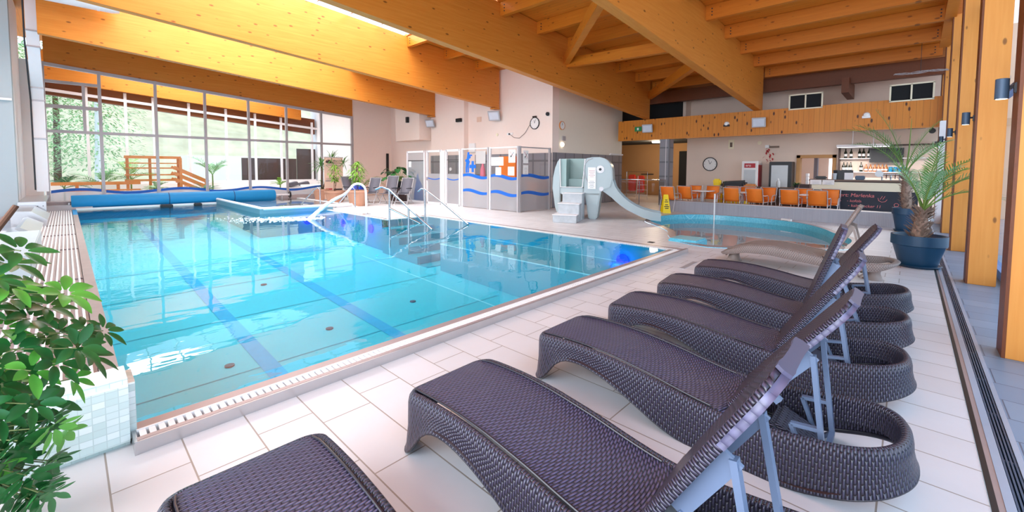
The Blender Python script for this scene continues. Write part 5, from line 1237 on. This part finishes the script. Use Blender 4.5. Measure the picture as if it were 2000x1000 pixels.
# ------------------------------------------------------------------ bar area
lw_ = B(0, -6.5, 0, .28, 0, .365).build('low_wall', 'ribbed'); lw_.location = (14.9, 6.45, 0); tag(lw_, 'low grey ribbed wall in front of the orange chairs', 'low wall'); B(-.015, -6.5, .365, .295, .015, .385).build('coping', 'alu', lw_)
o = B(-.2, -.42, 0, .2, 0, 2.8).build('tiled_column', 'grey_tile'); o.location = (17.45, 7.72, 0); tag(o, 'grey tiled column under the boarded fascia', 'column'); B(-.206, -.28, 0, -.2, -.26, 2.8).build('light_joint', 'alu_white', o)
lab = ['orange sling chair standing free left of the low wall, behind the yellow sign', 'orange sling chair with its back to the low wall, just right of the yellow sign', 'orange sling chair with its back to the low wall, just right of the white pole', 'orange sling chair with its back to the low wall, fourth from the left', 'orange sling chair with its back to the low wall, second from the chalkboard end', 'orange sling chair with its back to the low wall, at the chalkboard end']
oc = thing('orange_chair', lab[0], 'chair', (14.75, 6.25, 0), R(-90), 'orange chairs facing the bar'); sling(oc, 'orange', 'chair_frame', True, .89, .50, .42, .16)
for k, (x, y) in enumerate(((15.55, 5.95), (15.55, 4.38), (15.55, 3.68), (15.55, 2.72), (15.55, 2.0))): dup(oc, (x, y, 0), R(-90+(0, 3, -2, 2, 0)[k]), lab[k+1])
lab2 = ['orange chair facing the pool, leftmost behind the front row', 'orange chair facing the pool, behind the gap left of the white pole', 'orange chair turned sideways just left of the white pole', 'orange chair facing the pool between the white pole and the drinks cooler', 'orange chair facing the pool in front of the drinks cooler', 'orange chair facing the pool beside the dark counter block', 'orange chair facing the pool, nearest the chalkboard']
for k, (x, y, rz) in enumerate(((16.5, 5.98, 90), (16.62, 5.36, 96), (16.62, 4.74, 80), (16.6, 4.18, 90), (16.6, 3.55, 85), (16.6, 2.52, 92), (16.6, 1.82, 88))):
    r_ = dup(oc, (x, y, 0), R(rz), lab2[k]); r_['group'] = 'orange chairs facing the pool'
tb = thing('bistro_table', 'small white table between the orange chairs, farthest from the chalkboard', 'table', (16.05, 5.5, 0), group='bistro tables')
B(-.32, -.32, .70, .32, .32, .73).build('table_top', 'white', tb, bevel=.008); MB().lathe([(.04, 0), (.04, .7)], 12).build('column', 'alu', tb); MB().lathe([(.25, 0), (.25, .02), (.05, .05)], 20).build('foot', 'alu', tb)
for lab_, y in (('small white table between the orange chairs right of the white pole', 4.2), ('small white table between the two orange chairs nearest the chalkboard', 2.2)): dup(tb, (16.05, y, 0), 0, lab_)
# wet floor sign
t = thing('wet_floor_sign', 'yellow folding wet floor sign', 'sign', (14.2, 6.1, 0), R(-52))
for sg in (-1, 1):
    m_ = MB(); P = [(-.13, 0), (.13, 0), (.075, .63), (-.075, .63)]
    m_.add([(x, sg*(.20-.19*z/.63)-.008, z) for x, z in P]+[(x, sg*(.20-.19*z/.63)+.008, z) for x, z in P], [(0, 1, 2, 3), (7, 6, 5, 4), (0, 4, 5, 1), (1, 5, 6, 2), (2, 6, 7, 3), (3, 7, 4, 0)]); m_.build('panel', 'yellow', t)
m_ = MB()
for z, w in ((.16, .12), (.22, .16), (.28, .1), (.38, .12), (.44, .08)): m_.obox((0, -(.20-.19*z/.63)-.009, z), (w/2, 0, 0), (0, .002, 0), (0, .0, .018))
m_.build('print', 'dark', t)
# glass railing of the passage
t = thing('glass_railing', 'tinted glass railing with a steel handrail in the passage', 'railing', (16.6, 9.15, 0), R(-77))
MB().tube([(0, 0, 0), (0, 0, 1.05), (1.85, 0, 1.05), (1.85, 0, 0)], .025, 8).build('handrail', 'chrome', t, smooth=True); MB().tube([(.8, 0, 0), (.8, 0, 1.0)], .018, 8).build('post', 'chrome', t)
MB().add([(.03, 0, .1), (1.82, 0, .1), (1.82, 0, .98), (.03, 0, .98)], [(0, 1, 2, 3)]).build('pane', 'brown_glass', t)
t = thing('step_ladder', 'light step ladder leaning in the passage behind the glass railing', 'ladder', (19.5, 9.6, 0), R(-70))
m_ = MB()
for x in (-.22, .22): m_.tube([(x*1.2, 0, 0), (x, .35, 1.15)], .018, 6)
for k in range(4): m_.bar((-.24, .07*k+.07, .25*k+.22), (.24, .07*k+.07, .25*k+.22), .05, .02)
m_.build('frame', 'alu_white', t)
t = thing('added_hall_lamp', 'added round ceiling lamp brightening the passage', 'lamp', (21.0, 9.6, 2.95)); MB().lathe([(.2, -.08), (.22, 0)], 20).build('shade', 'spot', t)  # lamp and its light are added to brighten the dark passage
d_ = bpy.data.lights.new('added_hall_light', 'POINT'); d_.energy = 120; d_.color = (1, .8, .55); d_.shadow_soft_size = .2
lo_ = bpy.data.objects.new('added_hall_light', d_); COL.objects.link(lo_); lo_.location = (21.0, 9.6, 2.75)
t = thing('coat_rack', 'steel coat rack in the passage', 'rack', (21.25, 10.75, 0)); MB().tube([(0, -.6, 0), (0, -.6, 1.35), (0, .6, 1.35), (0, .6, 0)], .018, 8).build('frame', 'chrome', t)
for k, (y, z, lab_) in enumerate(((11.0, .5, 'red clothes hanging in the passage, left one'), (10.5, .45, 'red clothes hanging in the passage, right one'))):
    o = MB().obox((0, 0, .35), (.06, 0, 0), (0, .22, 0), (0, 0, .45)).build('hanging_clothes', 'red2', bevel=.05); o.location = (21.2, y, z-.1); tag(o, lab_, 'clothes', 'hanging clothes')
o = B(0, -.75, 0, .06, 0, .05).build('wall_rail', 'dark'); o.location = (23.44, 11.6, 1.18); tag(o, 'dark wooden wall rail in the passage', 'rail')
# drinks coolers, sideboard
t = thing('drinks_cooler', 'tall white drinks cooler with a red logo panel', 'cooler', (19.25, 4.78, 0), R(-90)); B(-.30, 0, 0, .30, .62, 1.85).build('cabinet', 'white', t, bevel=.015); B(-.21, -.02, .45, .21, 0, 1.5).build('glass_door', 'fridge_gl', t); B(-.2, -.025, 1.58, .2, -.005, 1.76).build('logo_panel', 'red', t); text('ero', .14, 'white', t, (-.15, -.028, 1.63), (R(90), 0, 0)); B(.301, .03, .2, .306, .6, 1.7).build('red_side', 'red', t)
t = thing('drinks_cooler', 'black framed cooler with a pale glass door', 'cooler', (19.3, 3.72, 0), R(-90)); B(-.38, 0, .5, .38, .6, 1.82).build('cabinet', 'black', t, bevel=.015); B(-.30, -.02, .70, .26, 0, 1.68).build('glass_door', 'fridge_gl', t); B(-.38, 0, 0, .38, .6, .5).build('base', 'black', t)
o = B(0, -2.1, 0, .55, 0, .80).build('sideboard', 'brown'); o.location = (18.4, 4.5, 0); tag(o, 'dark brown sideboard in front of the coolers', 'sideboard'); B(-.02, -2.1, .80, .57, .0, .84).build('top', 'top_wood', o)
t = thing('soap_bottle', 'pale pump bottle on the brown sideboard', 'bottle', (18.55, 3.62, .84)); MB().lathe([(.06, 0), (.065, .02), (.065, .2), (.03, .25), (.02, .3)], 16).build('body', 'fridge_gl', t, smooth=True); B(-.05, -.012, .3, .02, .012, .33).build('pump', 'white', t)
random.seed(70); t = thing('potted_herb', 'small dark plant beside the black cooler', 'plant', (18.6, 3.05, .84)); MB().lathe([(.06, 0), (.08, .12)], 14).build('pot', 'dark', t); m_ = MB()
for k in range(40): a = random.random()*6.28; leaf(m_, (0, 0, .1), (math.cos(a), math.sin(a), random.uniform(.1, 1.4)), (0, 0, 1), .25, .05, .4, 3)
m_.build('foliage', 'leaf', t)
# bouncy heap: pool toys under a cover by the chairs
t = thing('toy_heap', 'heap of yellow, black and red pool toys behind the orange chairs', 'pool toys', (17.4, 4.9, 0))
MB().lathe([(0, 0), (.5, .0), (.55, .3), (.45, .62), (0, .7)], 20).build('basket', 'yellow', t, smooth=True); MB().obox((0, -.05, .95), (.25, 0, .02), (0, .42, -.03), (0, .0, .12)).build('black_float', 'black', t, bevel=.08); MB().obox((-.2, -.1, .80), (.1, 0, 0), (0, .3, 0), (0, 0, .08)).build('red_float', 'red2', t, bevel=.05); MB().obox((-.1, .5, .98), (.1, 0, 0), (0, .14, 0), (0, .02, .16)).build('yellow_float', 'yellow', t, bevel=.05); MB().obox((-.1, -.62, .86), (.12, 0, 0), (0, .2, 0), (0, -.04, .12)).build('amber_float', 'rail_wood', t, bevel=.05)
random.seed(71); t = thing('slim_plant', 'slim green plant in a pot beside the white pole', 'plant', (15.75, 4.72, 0)); MB().lathe([(.1, 0), (.13, .2)], 14).build('pot', 'dark', t); m_ = MB(); s_ = MB(); s_.tube([(0, 0, .1), (0, 0, 1.05)], .02, 6)
for k in range(18): a = random.random()*6.28; leaf(m_, (0, 0, random.uniform(.75, 1.05)), (math.cos(a), math.sin(a), .7), (0, 0, 1), .2, .07, .5, 3)
s_.build('stem', 'bark', t); m_.build('leaves', 'leaf', t)
# wall bits
o = B(-.03, -.11, -.2, 0, .11, .2).build('thermometer_board', 'cream'); o.location = (20, 5.72, 2.6); tag(o, 'small framed board high on the bar wall above the clock', 'board'); B(-.035, -.05, -.12, -.03, .05, .08).build('figure', 'top_wood', o)
o = MB().lathe([(.08, -.05), (.08, 0)], 16, axis='X').build('wall_speaker', 'cream'); o.location = (20, 4.62, 2.62); tag(o, 'round cream speaker on the bar wall', 'speaker')
t = thing('hanging_flower', 'hanging flower arrangement with red blossoms on the bar wall', 'flowers', (19.9, 4.3, 2.35)); B(-.06, -.05, .05, .06, .09, .17).build('bracket', 'white', t); m_ = MB(); random.seed(72)
for k in range(16): leaf(m_, (random.uniform(-.05, .02), random.uniform(-.2, .1), .05-.035*k), (-.5, random.uniform(-1, 1), -.5), (0, 0, 1), .11, .06, .3, 3)
m_.build('blossoms', 'red', t); B(-.02, -.4, .05, .02, -.05, .12).build('twig', 'top_wood', t)
# counter
ct = thing('bar_counter', 'long bar counter with a cream front and dark worktop', 'counter', (17.0, 2.38, 0), R(-90))
B(0, 0, 0, 2.56, .7, 1.16).build('body', 'brown', ct); B(.02, -.02, .86, 2.56, 0, 1.12).build('cream_front', 'cream', ct); B(-.05, -.06, 1.15, 2.6, .75, 1.20).build('worktop', 'top_wood', ct); B(-.03, -.03, 0, .02, .7, 1.15).build('end_post', 'top_wood', ct)
cb = thing('chalkboard', 'large black chalkboard with pink handwriting on the bar front', 'chalkboard', (16.97, 2.36, .12), R(-90)); B(0, -.02, 0, 2.56, 0, .74).build('board', 'chalk', cb)
for s_t, sz, x, z in (('Dezert: Marlenka', .155, .50, .55), ('\u010dapujeme', .085, .46, .39), ('- kofola', .115, .94, .385), ('- kaltenecker 11', .12, .97, .235), ('dnes', .06, .48, .12)): text(s_t, sz, 'pink_chalk', cb, (x, -.022, z), (R(90), 0, 0), 'chalk_lettering', shear=.15)
m_ = MB(); m_.tube([(1.68, -.024, .54), (1.70, -.024, .46), (1.77, -.024, .42), (1.85, -.024, .44), (1.89, -.024, .50)], .007, 6); m_.tube([(1.73, -.024, .50), (1.78, -.024, .60)], .006, 6); m_.tube([(1.79, -.024, .50), (1.84, -.024, .60)], .006, 6)
m_.tube([(2.1+.07*math.cos(a*.5), -.024, .25+.06*math.sin(a*.5)) for a in range(14)], .006, 6); m_.tube([(2.1+.05*math.cos(a*.5), -.024, .35+.05*math.sin(a*.5)) for a in range(14)], .006, 6); m_.build('chalk_drawings', 'pink_chalk', cb)
for k, lab_ in enumerate(('white price sheet on the counter edge, left one', 'white price sheet on the counter edge, right one')):
    notice('price_sheet', lab_, 'notice', .31, .15, (16.92, 2.24-.33*k, 1.03), R(-90), 3, group='price sheets')
o = B(0, 0, 0, .02, .5, .3).build('monitor', 'black'); o.location = (17.25, 1.32, 1.2); tag(o, 'black till screen on the counter behind the white card', 'till')
o = B(0, 0, 0, .03, .22, .22).build('white_card', 'paper'); o.location = (17.05, 1.3, 1.2); tag(o, 'white card standing on the counter', 'card')
o = B(0, 0, 0, .2, .24, .13).build('card_terminal', 'pot_blue', bevel=.02); o.location = (17.1, 1.02, 1.2); tag(o, 'dark blue box on the counter right of the white card', 'box')
t = thing('pen_cup', 'glass cup of straws on the counter', 'cup', (17.15, 1.78, 1.2)); MB().lathe([(.05, 0), (.065, .2)], 14).build('cup', 'fridge_gl', t); m_ = MB(); random.seed(3)
for k in range(6): m_.tube([(0, 0, .1), (random.uniform(-.06, .06), random.uniform(-.06, .06), .3)], .006, 5)
m_.build('straws', 'dark', t)
o = MB().obox((0, 0, .05), (.1, 0, 0), (0, .16, 0), (0, 0, .05)).build('black_bag', 'black', bevel=.03); o.location = (17.3, 2.15, 1.2); tag(o, 'black pouch at the left end of the counter', 'pouch')
t = thing('beer_tap', 'chrome beer tap with a round medallion on the counter', 'tap', (17.2, .42, 1.2)); m_ = MB()
for y in (-.2, 0, .2): m_.tube([(0, y, 0), (0, y, .18)], .02, 8)
m_.tube([(0, -.22, .18), (0, .22, .18)], .035, 10); m_.tube([(-.02, -.1, .18), (-.14, -.1, .05)], .014, 6); m_.tube([(-.02, .1, .18), (-.14, .1, .05)], .014, 6); m_.build('taps', 'chrome', t, smooth=True); MB().lathe([(.1, -.02), (.1, .02)], 20, (-.05, .27, .2), 'X').build('medallion', 'fridge_gl', t)
for k in range(3):
    o = MB().lathe([(.05, 0), (.06, .08), (.05, .12)], 14).build('cup_stack', 'white', smooth=True); o.location = (17.9, 2.62, 1.0+.13*k); tag(o, 'white cup in the small stack at the counter end, %s' % ('lowest', 'middle', 'topmost')[k], 'cup', 'stacked white cups')
o = B(-.2, -.2, 0, .2, .2, 1.0).build('cup_shelf', 'brown'); o.location = (17.9, 2.62, 0); tag(o, 'narrow dark stand under the white cups', 'stand')
# back shelves
bs = thing('bar_shelves', 'beige back bar shelving with bottles', 'shelving', (19.98, 1.92, 1.0), R(-90))
B(0, -.02, .0, 2.5, .0, 1.38).build('back_panel', 'top_wood', bs)
bs.children[0].data.materials[0] = MT['bar_wall']
for z in (.45, .94): B(.0, -.28, z-.03, 2.5, 0, z).build('shelf', 'alu_white', bs)
B(-.04, -.30, 0, .0, 0, 1.4).build('side_panel', 'brown', bs); B(-.04, -.30, 1.36, 2.5, 0, 1.4).build('top_panel', 'brown', bs)
bt = thing('wine_bottle', 'dark wine bottle on the upper bar shelf, first from the left', 'bottle', (19.82, 1.76, 1.95), 0, 'dark bottles on the bar shelves')
MB().lathe([(.045, 0), (.047, .01), (.047, .2), (.018, .27), (.016, .34)], 14).build('glass', 'bottle', bt, smooth=True); MB().lathe([(.0485, .06), (.0485, .15)], 14).build('label', 'paper', bt)
for k, y in enumerate((1.6, 1.36, 1.25, 1.1)): dup(bt, (19.82, y, 1.95), 0, 'dark wine bottle on the upper bar shelf, %s from the left' % ORD[k+1])
for k, y in enumerate((1.8, 1.7, 1.6, 1.3)): dup(bt, (19.82, y, 1.455), 0, 'dark wine bottle on the lower bar shelf, %s from the left' % ORD[k])
ab = thing('spirit_bottle', 'amber spirit bottle on the lower bar shelf, first from the left', 'bottle', (19.82, 1.16, 1.455), 0, 'amber bottles on the bar shelf'); MB().lathe([(.045, 0), (.045, .15), (.02, .2), (.018, .26)], 12).build('glass', 'amber', ab, smooth=True); MB().lathe([(.047, .04), (.047, .1)], 12).build('label', 'paper', ab)
for k, y in enumerate((1.04, .92, .82, .72, .62)): dup(ab, (19.82, y, 1.455), 0, 'amber spirit bottle on the lower bar shelf, %s from the left' % ORD[k+1])
tg_ = MB().lathe([(.05, 0), (.055, .17)], 12).build('blue_glass', 'bluegl', smooth=True); tg_.location = (19.8, .5, 1.455); tag(tg_, 'blue tumbler on the lower bar shelf, first from the left', 'glass', 'blue tumblers')
for k, y in enumerate((.38, .26, .14)):
    c_ = tg_.copy(); COL.objects.link(c_); c_.location = (19.8, y, 1.455); c_['label'] = 'blue tumbler on the lower bar shelf, %s from the left' % ORD[k+1]
t = thing('menu_screen', 'dark wall screen behind the palm above the bar', 'screen', (19.7, 1.08, 1.78), R(-90)); B(0, 0, 0, .9, .05, .5).build('frame', 'black', t); B(.03, -.005, .03, .87, 0, .47).build('panel', 'dark', t)
# pendant tube lamp
t = thing('pendant_lamp', 'long white tube lamp hanging on two rods above the bar', 'lamp', (18.5, 1.2, 2.32)); B(-.05, -.70, -.03, .05, .70, .06).build('housing', 'alu_white', t); B(-.04, -.68, -.04, .04, .68, -.028).build('tube', 'tube', t)
for y in (-.27, .27): MB().tube([(0, y, .05), (0, y, .54)], .012, 6).build('rod', 'alu_white', t)
B(-.03, -.3, .53, .03, .3, .57).build('ceiling_bar', 'alu_white', t)
o = B(-.12, -.2, -.05, .12, .2, .05).build('projector', 'black'); o.location = (18.5, -.1, 2.88); tag(o, 'black flat box under the ceiling above the bar', 'box')
t = thing('spot_speaker', 'black round spotlight on the bar side wall', 'spotlight', (18.6, -.45, 2.74)); MB().lathe([(.08, -.08), (.08, .04), (.04, .09)], 16, axis='X').build('head', 'black', t, smooth=True); B(-.02, -.02, .0, .02, .02, .25).build('arm', 'black', t)
struct('ceiling_bar', B(17.4, -2.2, 2.92, 20.0, 7.63, 3.0), 'bar_wall')
d_ = bpy.data.lights.new('tube_light', 'AREA'); d_.shape = 'RECTANGLE'; d_.size = .08; d_.size_y = 1.36; d_.energy = 60; d_.color = (1, .95, .9)
lo_ = bpy.data.objects.new('tube_light', d_); COL.objects.link(lo_); lo_.location = (18.5, 1.2, 2.27)
# daylit room behind the bar door
o = B(0, -.55, 0, .03, 0, 1.0).build('daylit_window', 'skyglow'); o.location = (22.98, 2.6, 1.0); tag(o, 'bright window seen through the bar doorway', 'window')
o = B(0, -.12, 0, .3, 0, 2.2).build('grey_locker', 'grey_mesh'); o.location = (21.6, 2.95, 0); tag(o, 'grey upright panel seen through the bar doorway', 'panel')
